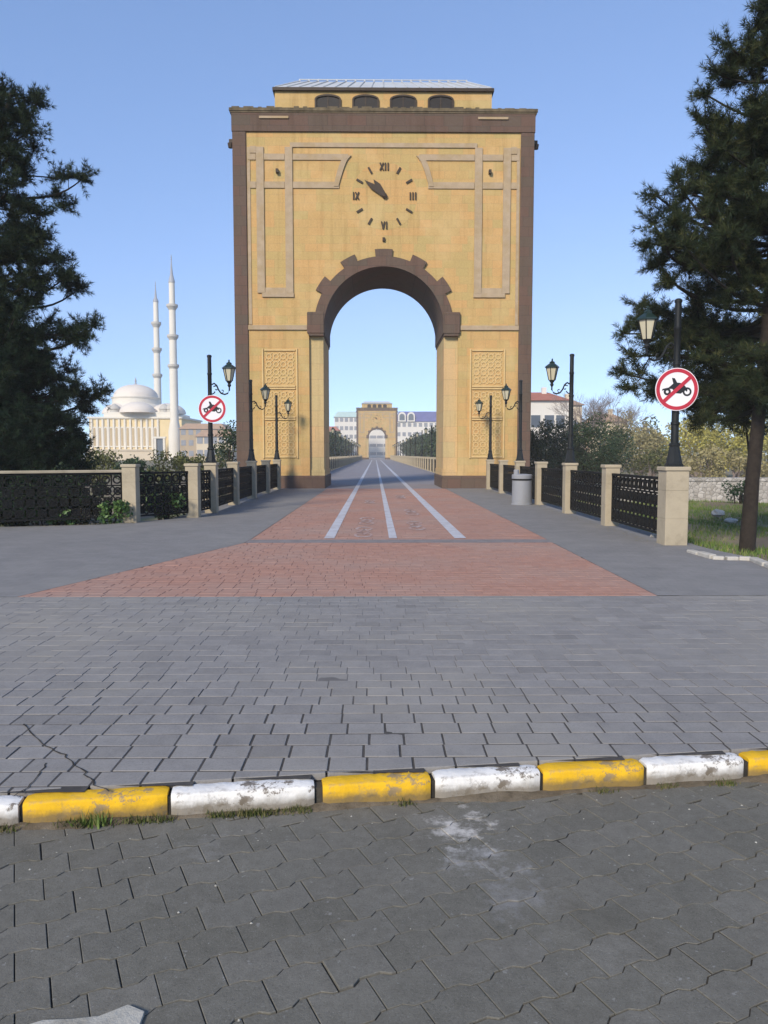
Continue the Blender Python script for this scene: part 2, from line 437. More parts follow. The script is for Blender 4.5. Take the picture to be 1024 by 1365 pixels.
M['evergreen'] = toned('evergreen_leaves', [(0, (0.008, 0.018, 0.009)), (0.6, (0.015, 0.032, 0.014)), (1, (0.034, 0.055, 0.022))], 0.65, 0.2, 0.0, 5)
M['leaf_green'] = toned('green_leaves', [(0, (0.025, 0.06, 0.015)), (0.6, (0.06, 0.12, 0.028)), (1, (0.12, 0.19, 0.05))], 0.5, 0.3, 0.0, 5)
M['leaf_yellow'] = toned('yellow_leaves', [(0, (0.22, 0.20, 0.045)), (0.6, (0.36, 0.32, 0.075)), (1, (0.48, 0.42, 0.12))], 0.6, 0.2, 0.0, 5)
M['leaf_tan'] = toned('tan_twigs', [(0, (0.19, 0.165, 0.085)), (0.6, (0.30, 0.26, 0.125)), (1, (0.40, 0.34, 0.18))], 0.8, 0.1, 0.0, 5)
M['leaf_pink'] = toned('pinkish_twigs', [(0, (0.20, 0.16, 0.145)), (0.6, (0.30, 0.25, 0.23)), (1, (0.40, 0.34, 0.31))], 0.8, 0.1, 0.0, 5)
M['leaf_olive'] = toned('olive_leaves', [(0, (0.05, 0.06, 0.02)), (0.6, (0.10, 0.11, 0.035)), (1, (0.17, 0.16, 0.06))], 0.6, 0.2, 0.0, 5)
M['grass'] = toned('grass_blades', [(0, (0.07, 0.12, 0.022)), (0.7, (0.11, 0.18, 0.034)), (1, (0.25, 0.22, 0.09))], 0.6, 0.2, 0.0, 5)
M['moss'] = toned('moss_blades', [(0, (0.05, 0.07, 0.015)), (0.6, (0.09, 0.10, 0.03)), (1, (0.16, 0.13, 0.06))], 0.7, 0.2, 0.0, 5)
M['mosque'] = plain('mosque_white', (0.72, 0.67, 0.58), 0.7, 0.05, 0.3)
M['mosque_cream'] = plain('mosque_cream', (0.76, 0.60, 0.33), 0.75, 0.10, 0.4)
M['mosque_dome'] = plain('mosque_dome', (0.72, 0.645, 0.56), 0.6, 0.05, 0.3)
M['mosque_stone'] = plain('mosque_balcony', (0.50, 0.47, 0.42), 0.7, 0.1, 0.5)
M['mosque_pane'] = plain('mosque_pane', (0.48, 0.36, 0.20), 0.6, 0.1, 0.5)
M['lead'] = plain('lead_spire', (0.33, 0.34, 0.37), 0.5, 0.1, 0.6)
M['pane'] = plain('window_pane', (0.10, 0.12, 0.15), 0.25, 0.2, 0.5, spec=0.5)
M['far_pane'] = plain('far_pane', (0.24, 0.25, 0.28), 0.4, 0.2, 0.5, spec=0.5)
M['house_white'] = plain('house_white', (0.70, 0.66, 0.60), 0.85, 0.06, 0.4)
M['house_cream'] = plain('house_cream', (0.62, 0.52, 0.38), 0.85, 0.08, 0.4)
M['house_brown'] = plain('house_brown', (0.42, 0.32, 0.21), 0.85, 0.15, 0.4)
M['roof_red'] = plain('roof_red', (0.40, 0.15, 0.10), 0.8, 0.15, 1.0)
M['roof_orange'] = plain('roof_orange', (0.40, 0.26, 0.17), 0.8, 0.15, 1.0)
M['roof_blue'] = plain('roof_blue', (0.10, 0.11, 0.28), 0.6, 0.15, 0.6)
M['roof_green'] = plain('roof_green', (0.42, 0.55, 0.52), 0.6, 0.1, 0.6)
def rubble():
    m, nt, b = new_mat('rubble_wall'); co = obj_co(nt)
    v = N(nt, 'ShaderNodeTexVoronoi'); v.inputs['Scale'].default_value = 6.5; nt.links.new(co, v.inputs['Vector'])
    sp = N(nt, 'ShaderNodeSeparateColor'); nt.links.new(v.outputs['Color'], sp.inputs[0])
    c = ramp(nt, sp.outputs[0], [(0, (0.30, 0.27, 0.23)), (0.5, (0.40, 0.365, 0.32)), (1, (0.52, 0.48, 0.43))])
    e = N(nt, 'ShaderNodeTexVoronoi', feature='DISTANCE_TO_EDGE'); e.inputs['Scale'].default_value = 6.5; nt.links.new(co, e.inputs['Vector'])
    k = ramp(nt, e.outputs['Distance'], [(0.02, (1, 1, 1)), (0.07, (0, 0, 0))])
    c = mix(nt, c, (0.20, 0.185, 0.16), k)
    nt.links.new(c, b.inputs['Base Color']); b.inputs['Roughness'].default_value = .9
    bump(nt, b, e.outputs['Distance'], .6, .05)
    return m
M['wallstone'] = rubble()

# ------------------------------------------------------------------ ground, street, plaza
def sheet(name, pts, z, mat, kind='structure'):
    mb = MB(); mb.poly([(x, y, z) for x, y in pts])
    o = mb.build(name, mat); tag(o, kind=kind); return o
STREET_Z = -0.10
K0, K1 = Vector((-1.73, 2.92)), Vector((1.32, 3.315))           # face line of the kerb
kd = (K1 - K0).normalized(); kn = Vector((-kd.y, kd.x))
def kerb_y(x): return K0.y + (x - K0.x) * kd.y / kd.x
sheet('ground', [(-3000, -600), (3000, -600), (3000, 3000), (-3000, 3000)], -0.55, M['land'])
def sand_bed(name, x0, x1, y0, y1, z, amp, mat, step=.045, region=None):
    from mathutils import noise as nz
    xs, ys = np.arange(x0, x1 + step, step), np.arange(y0, y1 + step, step)
    V = []
    for y in ys:
        for x in xs:
            n_ = nz.noise(Vector((x * 2.1, y * 2.1, z * 50))) * .6 + nz.noise(Vector((x * 7.3, y * 7.3, 3.0))) * .5
            V.append((x, y, z + amp * max(-1, min(1, n_ * 1.6))))
    nx_ = len(xs); q = np.arange((len(ys) - 1) * nx_).reshape(-1, nx_)[:, :-1].ravel()
    if region is not None: q = np.array([i for i in q if region(V[i][0], V[i][1])])
    o = link_mesh(name, arrays_mesh(name, V, np.stack([q, q + 1, q + nx_ + 1, q + nx_], 1)), mat, smooth=True)
    tag(o, kind='structure'); return o
sand_bed('street_bed', -5.6, 5.6, .35, 3.95, STREET_Z - 0.0062, 0.0045, M['joint'], .045, lambda x, y: y < kerb_y(x) - .02)

def clip(poly, a, b):
    """keep the part of poly on the left of a->b"""
    out = []
    sd_ = lambda p: (b[0] - a[0]) * (p[1] - a[1]) - (b[1] - a[1]) * (p[0] - a[0])
    for i in range(len(poly)):
        p, q = poly[i], poly[(i + 1) % len(poly)]
        sp, sq = sd_(p), sd_(q)
        if sp >= 0: out.append(p)
        if sp * sq < 0:
            t = sp / (sp - sq); out.append((p[0] + (q[0] - p[0]) * t, p[1] + (q[1] - p[1]) * t))
    return out
def clip_to(poly, region):
    for i in range(len(region)):
        poly = clip(poly, region[i], region[(i + 1) % len(region)])
        if len(poly) < 3: return None
    return poly
def inset(poly, d):
    """shrink a polygon (mitred, good for small d)"""
    n = len(poly); out = []
    for i in range(n):
        a, b, c = Vector(poly[i - 1]), Vector(poly[i]), Vector(poly[(i + 1) % n])
        e1, e2 = (b - a), (c - b)
        if e1.length < 1e-6 or e2.length < 1e-6: return None
        e1.normalize(); e2.normalize()
        n1, n2 = Vector((-e1.y, e1.x)), Vector((-e2.y, e2.x))
        m = n1 + n2
        k = 1 + n1.dot(n2)
        if k < 0.25: m, k = n1, 1
        out.append(tuple(b + m * (d / k)))
    return out
def area(p): return 0.5 * sum(p[i][0] * p[(i + 1) % len(p)][1] - p[(i + 1) % len(p)][0] * p[i][1] for i in range(len(p)))
def add_paver(mb, poly, z, gap, bev, tone, tilt=0.0006, depth=0.03):
    o = inset(poly, gap / 2)
    if not o or area(o) < 0.0009: return
    t = inset(o, bev)
    if not t or area(t) < 0.0004: return
    cx = sum(p[0] for p in poly) / len(poly); cy = sum(p[1] for p in poly) / len(poly)
    dz = random.gauss(0, tilt); ax, ay = random.gauss(0, tilt * 8), random.gauss(0, tilt * 8)
    h = lambda p: z + dz + ax * (p[0] - cx) + ay * (p[1] - cy)
    n = len(mb.v); k = len(o)
    mb.v += [(x, y, z - depth) for x, y in o] + [(x, y, h((x, y)) - bev * 0.8) for x, y in o] + [(x, y, h((x, y))) for x, y in t]
    fs = [[n + 2 * k + i for i in range(k)]]
    for i in range(k):
        j = (i + 1) % k
        fs.append([n + i, n + j, n + k + j, n + k + i]); fs.append([n + k + i, n + k + j, n + 2 * k + j, n + 2 * k + i])
    mb.f += fs; mb.t += [tone] * len(fs)

# street pavers: rows with a wavy long joint, turned 27 degrees
mb = MB()
a = R(25); LX, LY = 0.176, 0.136
ca, sa = math.cos(a), math.sin(a)
street_region = [(-5.5, 0.4), (5.5, 0.4), (5.5, kerb_y(5.5) - .004), (-5.5, kerb_y(-5.5) - .004)]
def wave(s):
    t = (s / LX) % 1.0
    A = 0.0095
    if t < 0.30: return -A
    if t < 0.45: return -A + 2 * A * (t - 0.30) / 0.15
    if t < 0.80: return A
    if t < 0.95: return A - 2 * A * (t - 0.80) / 0.15
    return -A
brk = [0.0, 0.30, 0.45, 0.80, 0.95]
for j in range(-34, 70):
    off = (0.55 if j % 2 else 0.05) * LX
    for i in range(-70, 70):
        s0 = i * LX + off; s1 = s0 + LX
        ss = sorted({s0, s1} | {(k + b_) * LX for k in range(i - 1, i + 3) for b_ in brk if s0 + 0.01 < (k + b_) * LX < s1 - 0.01})
        low = [(s, j * LY + wave(s)) for s in ss]; up = [(s, (j + 1) * LY + wave(s)) for s in reversed(ss)]
        pts = [(x * ca - y * sa, x * sa + y * ca + 1.0) for x, y in low + up]
        mx = sum(p[0] for p in pts) / len(pts); my = sum(p[1] for p in pts) / len(pts)
        if not (-5.6 < mx < 5.6 and 0.3 < my < 4.2): continue
        if any(p[1] > kerb_y(p[0]) - .004 or abs(p[0]) > 5.5 or p[1] < .4 for p in pts):
            # convex halves only are clipped: the cut stones at the kerb become straight-edged
            pts = clip_to([(x * ca - y * sa, x * sa + y * ca + 1.0) for x, y in ((s0, j * LY), (s1, j * LY), (s1, (j + 1) * LY), (s0, (j + 1) * LY))], street_region)
            if not pts: continue
        add_paver(mb, pts, STREET_Z, 0.0022 + abs(random.gauss(0, 0.0020)), 0.0014, min(1, max(0, random.gauss(.5, .22))), 0.0008)
o = mb.build('street', M['street_paver']); tag(o, kind='structure')
sheet('street_surface', [(-40, -20), (40, -20), (40, 0.4), (-40, 0.4)], STREET_Z - 0.003, M['band'])

# plaza
RED_NEAR = [(-3.76, 7.28), (2.36, 7.28), (2.38, 11.75), (-2.36, 11.75)]
def row_pavers(mb, region, px, py, gap, bev, tonefn, x0, x1, y0, y1, z=0.0, tilt=0.0006):
    j = 0; y = y0
    while y < y1:
        off = (j % 2) * 0.5 * px + random.gauss(0, .008)
        x = x0 + off - px
        while x < x1:
            w = px * random.choice((0.9, 1.0, 1.1))
            q = clip_to([(x, y), (x + w, y), (x + w, y + py), (x, y + py)], region)
            if q: add_paver(mb, q, z, (gap(y) + abs(random.gauss(0, .0012))) if callable(gap) else gap, bev, tonefn(), tilt)
            x += w
        y += py; j += 1
tn = lambda: min(1, max(0, random.gauss(.5, .14)))
mb = MB()
row_pavers(mb, [(-11, kerb_y(-11) + .105), (11, kerb_y(11) + .105), (11, 7.27), (-11, 7.27)], 0.185, 0.146, lambda y: 0.0014 + 0.0076 * max(0, min(1, (5.0 - y) / 1.2)), 0.0018, tn, -11, 11, 1.6, 7.3, 0.0, 0.0007)
o = mb.build('plaza', M['plaza_paver']); tag(o, kind='structure')
mb = MB()
row_pavers(mb, RED_NEAR, 0.185, 0.146, 0.004, 0.003, tn, -4.2, 2.6, 7.28, 11.8)
row_pavers(mb, [(-2.33, 12.2), (2.40, 12.2), (2.44, 30.6), (-2.26, 30.6)], 0.37, 0.292, 0.005, 0.003, tn, -2.6, 2.7, 12.2, 30.7)
o = mb.build('red_road', M['red_paver']); tag(o, kind='structure')
sand_bed('plaza_bed', -11, 11, 1.75, 7.25, -0.0030, 0.0020, M['joint_plaza'], .06, lambda x, y: y > kerb_y(x) + .07)
sheet('red_road_bed', [(-3.74, 7.29), (2.35, 7.29), (2.36, 11.74), (2.43, 30.5), (-2.25, 30.5), (-2.34, 11.74)], -0.0042, M['joint_red'])
sheet('grey_band', [(-2.35, 11.75), (2.39, 11.75), (2.40, 12.2), (-2.34, 12.2)], 0.0, M['band'])
# smooth grey paths on either side, and the deck beyond the tower
sheet('path', [(-30, 7.27), (-3.76, 7.28), (-2.36, 11.75), (-2.34, 12.2), (-2.26, 30.6), (-4.6, 30.6), (-4.6, 16.2), (-5.6, 14.9), (-30, 8.0)], 0.0005, M['asphalt'])
sheet('path', [(2.36, 7.28), (30, 7.27), (30, 7.8), (4.75, 9.0), (4.45, 10.9), (4.45, 30.6), (2.44, 30.6), (2.40, 12.2), (2.38, 11.75)], 0.0005, M['asphalt'])
for sx, (xa, xb) in ((-1, (-40, -11)), (1, (11, 40))):
    sheet('pavement', [(xa, kerb_y(xa) + .1), (xb, kerb_y(xb) + .1), (xb, 7.27), (xa, 7.27)], 0.0, M['asphalt'])
sheet('bridge_deck', [(-4.6, 30.6), (4.45, 30.6), (4.45, 330), (-4.6, 330)], 0.0002, M['deck'])
mb = MB(); mb.box(-4.62, 4.47, 12.5, 329.9, -0.54, -0.03)
tag(mb.build('bridge_slab', M['asphalt']), kind='structure')

# painted lines
for (x0, x1, w) in ((-1.09, -1.02, 0.165), (-0.06, -0.04, 0.13), (1.03, 0.98, 0.19)):
    mb = MB(); n = 90
    for i in range(n):
        ya, yb = 12.35 + i * 2.0, 12.35 + (i + 1) * 2.0
        if yb > 195: break
        mb.poly([(x0 - w / 2, ya, 0.005), (x0 + w / 2, ya, 0.005), (x0 + w / 2, yb, 0.005), (x0 - w / 2, yb, 0.005)])
    tag(mb.build('road_marking', M['white_paint']), kind='structure')
# worn bicycle symbols in the two lanes
def worn_mat():
    m, nt, b = new_mat('worn_marking'); co = obj_co(nt)
    k = ramp(nt, noise(nt, 2.6, 8, co, 0.7), [(0.49, (0, 0, 0)), (0.60, (1.0,) * 3)])
    nt.links.new(mix(nt, (0.385, 0.245, 0.205), (0.47, 0.40, 0.38), k), b.inputs['Base Color']); b.inputs['Roughness'].default_value = 0.85
    return m
M['worn'] = worn_mat()
mb = MB()
for cx, cy in ((-0.55, 13.4), (-0.52, 15.6), (0.42, 14.6), (0.50, 18.0), (-0.5, 22.0), (0.45, 24.5)):
    L = 1.1
    for dy, r in ((-L / 2, 0.16), (L / 2, 0.16)):
        for i in range(18):
            t0, t1 = 2 * math.pi * i / 18, 2 * math.pi * (i + 1) / 18
            e = lambda t, q: (cx + q * math.cos(t), cy + dy + 2.2 * q * math.sin(t), 0.0055)
            mb.poly([e(t0, r - .05), e(t0, r), e(t1, r), e(t1, r - .05)])
    for (xa, ya, xb, yb) in ((0, -.5, .1, 0), (.1, 0, 0, .5), (-.1, -.1, .1, 0), (-.1, -.1, 0, .5)):
        d = Vector((xb - xa, yb - ya)).normalized(); nn = Vector((-d.y, d.x)) * .03
        mb.poly([(cx + xa - nn.x, cy + ya - nn.y, .0052), (cx + xb - nn.x, cy + yb - nn.y, .0052), (cx + xb + nn.x, cy + yb + nn.y, .0052), (cx + xa + nn.x, cy + ya + nn.y, .0052)][::-1] if nn.x > 0 else
                [(cx + xa - nn.x, cy + ya - nn.y, .0052), (cx + xb - nn.x, cy + yb - nn.y, .0052), (cx + xb + nn.x, cy + yb + nn.y, .0052), (cx + xa + nn.x, cy + ya + nn.y, .0052)])
tag(mb.build('road_marking', M['worn']), kind='structure')

# planted banks on either side of the bridge
def bank_z(u): return -0.03 - 0.11 * min(1, u / 0.7) - 0.20 * min(1, u / 6.0)
def bank(name, boundary_fn, side, mat):
    ys = np.concatenate([np.arange(7.5, 45, 0.6), np.arange(45, 330, 12)]); us = np.concatenate([np.arange(0, 12, 0.5), np.array([14, 18, 24, 32, 45, 70, 110, 180, 260])])
    V = []; 
    for y in ys:
        for u in us:
            x = boundary_fn(y) + side * u
            z = bank_z(u) + 0.06 * math.sin(1.3 * x + 0.7 * y) * min(1, u) * math.exp(-max(0, u - 30) / 20)
            V.append((x, y, z))
    nu = len(us); Fc = []
    for i in range(len(ys) - 1):
        for j in range(nu - 1):
            q = [i * nu + j, i * nu + j + 1, (i + 1) * nu + j + 1, (i + 1) * nu + j]
            Fc.append(q if side > 0 else q[::-1])
    o = link_mesh(name, arrays_mesh(name, V, Fc), mat, smooth=True); tag(o, kind='structure'); return o
right_edge = lambda y: 4.43 if y > 10.9 else 4.43 + (10.9 - y) * 0.17
def left_edge(y):
    if y > 16.4: return -4.58
    if y > 14.9: return -4.58 - (16.4 - y) * 0.7
    return -5.63 - (14.9 - y) * 3.53
bank('bank', right_edge, 1, M['soil'])
bank('bank', left_edge, -1, M['soil'])

# kerbstones: every block its own thing
marks = [(-2.33, -1.745, 'w', 'white kerbstone cut by the left frame edge, left of the first yellow one'),
         (-1.73, -1.185, 'y', 'long yellow kerbstone with weeds at its foot, leftmost yellow one'),
         (-1.17, -0.60, 'w', 'chipped white kerbstone between the leftmost and the middle yellow ones'),
         (-0.565, -0.115, 'y', 'short bright yellow kerbstone near the middle, above the cement spill'),
         (-0.095, 0.36, 'w', 'clean white kerbstone just right of the middle yellow one'),
         (0.375, 0.83, 'y', 'yellow kerbstone with brown foot, right of the middle white one'),
         (0.845, 1.30, 'w', 'white kerbstone with dark stains at its right end'),
         (1.325, 1.80, 'y', 'yellow kerbstone cut by the right frame edge')]
x = 1.82; k = 0
while x < 7: marks.append((x, x + .46, 'wy'[k % 2], None)); x += .48; k += 1
x = -2.35; k = 0
while x > -7: marks.append((x - .55, x, 'yw'[k % 2], None)); x -= .57; k += 1
for i, (xa, xb, col, lab) in enumerate(marks):
    L = (xb - xa) / kd.x
    nx_, ny_ = 22, 1
    mb = MB()
    # rounded top edge profile (y across, z up), worn by noise along its length
    prof = [(0, 0), (0, .080), (.003, .087), (.010, .0915), (.05, .094), (.088, .093), (.098, .088), (.10, 0)]
    r_ = random.Random(100 + i)
    for q in range(nx_ + 1):
        t = q / nx_; e = 0.010 * max(0, 1 - min(t, 1 - t) / 0.03)
        w1 = r_.gauss(0, .0010); w2 = r_.gauss(0, .0012)
        for (py, pz) in prof:
            mb.v.append((t * L, py + (w1 if py < .03 else 0) + (e if py < .05 else -e), pz * (1 - e * 4) + (w2 if pz > .05 else 0)))
    m_ = len(prof)
    for q in range(nx_):
        for h in range(m_ - 1):
            mb.f.append([q * m_ + h, (q + 1) * m_ + h, (q + 1) * m_ + h + 1, q * m_ + h + 1])
    mb.f.append(list(range(m_))); mb.f.append([nx_ * m_ + h for h in range(m_)][::-1])
    yk = kerb_y(xa) + r_.gauss(0, .004)
    ob = mb.build('kerbstone', M['kerb_yellow' if col == 'y' else 'kerb_white'], None, (xa, yk, STREET_Z), math.atan2(kd.y, kd.x) + r_.gauss(0, .004))
    for p_ in ob.data.polygons: p_.use_smooth = len(p_.vertices) == 4
    ob.data.set_sharp_from_angle(angle=R(38))
    tag(ob, lab or ('painted %s kerbstone further along the kerb, outside the frame' % ('yellow' if col == 'y' else 'white')), 'kerbstone', 'painted kerbstones along the street' if lab else 'kerbstones outside the frame')

kb = MB(); kb.box(0, 14, .022, .085, -.04, .075); tag(kb.build('kerb_bed', M['joint'], None, (-7, kerb_y(-7), STREET_Z), math.atan2(kd.y, kd.x)), kind='structure')
# crack across the plaza at the left, and earth washed against the kerb
mb = MB()
def crack(px, w0):
    pts = []
    for a_, b_ in zip(px, px[1:]):
        A_, B_ = G(*a_), G(*b_)
        for t in np.linspace(0, 1, 6)[:-1]: pts.append(A_.lerp(B_, t) + Vector((random.gauss(0, .008), random.gauss(0, .008), 0)))
    pts.append(G(*px[-1]))
    for i in range(len(pts) - 1):
        d = (pts[i + 1] - pts[i]).normalized(); n_ = Vector((-d.y, d.x, 0)); w, w2 = (w0 * random.uniform(.5, 1.4) for _ in range(2))
        mb.poly([tuple(pts[i] - n_ * w + Vector((0, 0, .0035))), tuple(pts[i + 1] - n_ * w2 + Vector((0, 0, .0035))), tuple(pts[i + 1] + n_ * w2 + Vector((0, 0, .0035))), tuple(pts[i] + n_ * w + Vector((0, 0, .0035)))])
crack([(30, 966), (58, 992), (85, 1008), (104, 1024), (120, 1040), (146, 1056)], .0035)
crack([(20, 1062), (50, 1036), (62, 1018)], .003)
tag(mb.build('plaza_crack', M['joint']), kind='structure')
V, Fc = [], []; n_ = 260
from mathutils import noise as nz2
for i in range(n_ + 1):
    x_ = -4 + 8 * i / n_
    w = .018 + .05 * max(0, nz2.noise(Vector((x_ * 2.3, 0, 0))) + .15) + .02 * abs(nz2.noise(Vector((x_ * 11, 1, 0))))
    hh = .004 + .022 * max(0, nz2.noise(Vector((x_ * 3.1, 5, 0))) + .3)
    yk = kerb_y(x_)
    V += [(x_, yk + .012, STREET_Z + hh), (x_, yk - w * .45, STREET_Z + hh * .55 + .002), (x_, yk - w, STREET_Z - .001)]
for i in range(n_):
    for j in range(2): q = 3 * i + j; Fc.append((q, q + 1, q + 4, q + 3))
tag(link_mesh('kerb_dirt', arrays_mesh('kerb_dirt', V, Fc), M['kerb_dirt'], smooth=True), kind='structure')
# weeds and dirt along the foot of the kerb, plus a few loose pebbles
def blades(name, centres, n, spread, h, mat, w=0.004):
    V, Fc, T = [], [], []
    for (cx, cy, cz) in centres:
        for _ in range(n):
            x_, y_ = cx + random.gauss(0, spread), cy + random.gauss(0, spread * .45)
            aa = random.uniform(0, 2 * math.pi); hh = h * random.uniform(.3, 1); lean = random.uniform(0, .8) * hh
            la = random.uniform(0, 2 * math.pi)
            k = len(V)
            V += [(x_ - w * math.cos(aa), y_ - w * math.sin(aa), cz), (x_ + w * math.cos(aa), y_ + w * math.sin(aa), cz), (x_ + lean * math.cos(la), y_ + lean * math.sin(la), cz + hh)]
            Fc.append((k, k + 1, k + 2)); T.append(random.random())
    return link_mesh(name, arrays_mesh(name, V, Fc, T), mat)
cs = []
for xx, rep in ((-1.50, 3), (-1.44, 4), (-1.30, 3), (-1.22, 2), (-.95, 3), (-.88, 4), (-.80, 2), (-.70, 2), (-.62, 1), (-1.78, 3), (-1.9, 3), (-.2, 1), (.6, 1), (.95, 1), (1.15, 2)):
    for q in range(rep): cs.append((xx + random.gauss(0, .03), kerb_y(xx) - .022, STREET_Z))
tag(blades('weeds', cs, 46, .026, .030, M['moss'], .003), 'low weeds and moss growing along the foot of the kerb', 'weeds', kind='stuff')
tag(blades('weeds', [(-1.47, kerb_y(-1.47) - .03, STREET_Z), (-1.43, kerb_y(-1.43) - .035, STREET_Z)], 34, .03, .075, M['grass'], .004), 'green grass tuft sprouting below the leftmost yellow kerbstone', 'grass', kind='stuff')
mb = MB()
for _ in range(80):
    xx = random.uniform(-2.4, 1.7); yy = kerb_y(xx) - abs(random.gauss(0, .25)) - .01 if random.random() < .6 else random.uniform(1.7, 3.0)
    if yy > kerb_y(xx) - .012: continue
    r0 = random.choice((.002, .003, .003, .005))
    nv = len(mb.v)
    for q in range(6): mb.v.append((xx + r0 * math.cos(q * 1.047) * random.uniform(.7, 1.3), yy + r0 * math.sin(q * 1.047) * random.uniform(.7, 1.3), STREET_Z + .0005))
    mb.v.append((xx, yy, STREET_Z + r0 * .9))
    for q in range(6): mb.f.append([nv + q, nv + (q + 1) % 6, nv + 6])
tag(mb.build('pebbles', M['mortar_slab']), 'small pale pebbles scattered over the street pavers', 'pebbles', kind='stuff')
# corner of a broken cement slab at the lower left
mb = MB()
pts = [(-1.22, 1.60), (-.94, 1.62), (-.95, 1.90), (-1.00, 1.925), (-1.06, 1.885), (-1.13, 1.875), (-1.2, 1.872), (-1.34, 1.80)]
k = len(pts)
mb.v += [(x_, y_, STREET_Z - .004) for x_, y_ in pts] + [(x_, y_, STREET_Z + .010) for x_, y_ in pts]
mb.f.append(list(range(k, 2 * k)))
for q in range(k): mb.f.append([q, (q + 1) % k, k + (q + 1) % k, k + q])
tag(mb.build('cement_slab', M['mortar_slab']), 'pale broken cement slab lying on the dark street pavers', 'slab')

# ------------------------------------------------------------------ clock tower gate
YF = 30.9
def T(x, y):
    p = P(x, y, YF); return p.x, p.z
sx = lambda px, y=250: abs((px - 511.2)) * (P(600, y, YF).x - P(500, y, YF).x) / 100           # half widths measured from the tower's axis
tz = lambda y: T(511, y)[1]
DEP = 3.9
tower = empty('clock_tower', (0, YF, 0))
tag(tower, 'near yellow stone gate tower with a clock above its tall arch', 'clock tower')
RI = sx(430.5, 437)            # arch radius at the front
ZS = tz(437)              # spring line
XO = sx(412.5, 540)            # pier edge
XF = sx(329)              # yellow field edge
XW = sx(312, 250)            # outer edge of brown bands
Z_FR = tz(176.5); Z_CO = tz(152); Z_TOP = tz(146)
# body
mb = MB()
def both(fn):
    for s_ in (-1, 1): fn(s_)
na = 36
arc = [(RI * math.cos(math.pi * i / na), ZS + RI * math.sin(math.pi * i / na)) for i in range(na + 1)]
for y_, flip in ((0.0, False), (DEP, True)):
    def q_(pts):
        pts = [(x_, y_, z_) for x_, z_ in pts]
        mb.poly(pts[::-1] if flip else pts)
    q_([(-XW, 0), (-XO, 0), (-XO, ZS), (-XW, ZS)]); q_([(XO, 0), (XW, 0), (XW, ZS), (XO, ZS)])
    q_([(-XW, ZS), (-XO, ZS), (-RI, ZS), (-RI, Z_FR), (-XW, Z_FR)]); q_([(RI, ZS), (XO, ZS), (XW, ZS), (XW, Z_FR), (RI, Z_FR)])
    for i in range(na):
        (x0, z0), (x1, z1) = arc[i], arc[i + 1]
        q_([(x1, z1), (x0, z0), (x0, Z_FR), (x1, Z_FR)])
for i in range(na):
    (x0, z0), (x1, z1) = arc[i], arc[i + 1]
    mb.poly([(x0, 0, z0), (x1, 0, z1), (x1, DEP, z1), (x0, DEP, z0)])
for s_ in (-1, 1):
    mb.poly([(s_ * XO, 0, 0), (s_ * XO, DEP, 0), (s_ * XO, DEP, ZS), (s_ * XO, 0, ZS)])
    mb.poly([(s_ * XO, 0, ZS), (s_ * XO, DEP, ZS), (s_ * RI, DEP, ZS), (s_ * RI, 0, ZS)])
    mb.poly([(s_ * XW, 0, 0), (s_ * XW, DEP, 0), (s_ * XW, DEP, Z_FR), (s_ * XW, 0, Z_FR)])
mb.build('wall', M['stone'], tower)
# jamb pilasters in the gateway
for s_ in (-1, 1):
    mb = MB(); xa, xb = sorted((s_ * RI, s_ * (XO + .01))); mb.box(xa, xb, .14, DEP - .14, 0, ZS + .05)
    mb.build('jamb', M['stone_smooth'], tower)
    mb = MB(); xa, xb = sorted((s_ * (RI - .03), s_ * (XO + .02)))
    mb.box(xa, xb, .10, DEP - .10, 0.5, 0.75); mb.build('jamb_base', M['stone_smooth'], tower)
# brown corner bands, frieze, cornice
for s_ in (-1, 1):
    mb = MB(); xa, xb = sorted((s_ * XF, s_ * (XW + .03))); mb.box(xa, xb, -.06, DEP + .06, 0, Z_FR, .02)
    mb.build('corner_band', M['brown'], tower)
mb = MB(); mb.box(-XW - .05, XW + .05, -.08, DEP + .08, Z_FR + .002, Z_CO); mb.build('frieze', M['brown'], tower)
mb = MB(); e = .13
mb.box(-XW - e, XW + e, -e, DEP + e, Z_CO + .06, Z_TOP)
mb.box(-XW - .10, XW + .10, -.10, DEP + .10, Z_CO + .001, Z_CO + .058)
r_ = random.Random(5)
xx = -XW - e + .1
while xx < XW + e - .2:           # ragged weathered edge
    w = r_.uniform(.12, .4)
    mb.box(xx, xx + w, -e + .02, -e + .25, Z_TOP + .001, Z_TOP + r_.uniform(.01, .07)); xx += w + r_.uniform(.02, .2)
mb.build('cornice', M['cornice'], tower)
for s_, (pa, pb) in ((-1, (346, 385)), (1, (637, 677))):
    mb = MB(); xa, xb = T(pa, 158)[0], T(pb, 158)[0]
    mb.box(xa, xb, -.13, -.085, tz(160), tz(157)); mb.build('light_bar', M['moulding'], tower)
    mb = MB(); xa, xb = sorted((s_ * (XW + .031), s_ * (XW + .22)))
    mb.box(xa, xb, .3, .45, tz(188), tz(182)); mb.lathe([(.09, tz(193)), (.12, tz(187))], 10, s_ * (XW + .17), .37)
    mb.build('floodlight', M['bronze'], tower)
# plinths
for s_ in (-1, 1):
    mb = MB(); xa, xb = sorted((s_ * (RI - .06), s_ * (XW + .09))); mb.box(xa, xb, -.12, DEP + .12, 0, tz(634), .03)
    mb.build('plinth', M['brown'], tower)
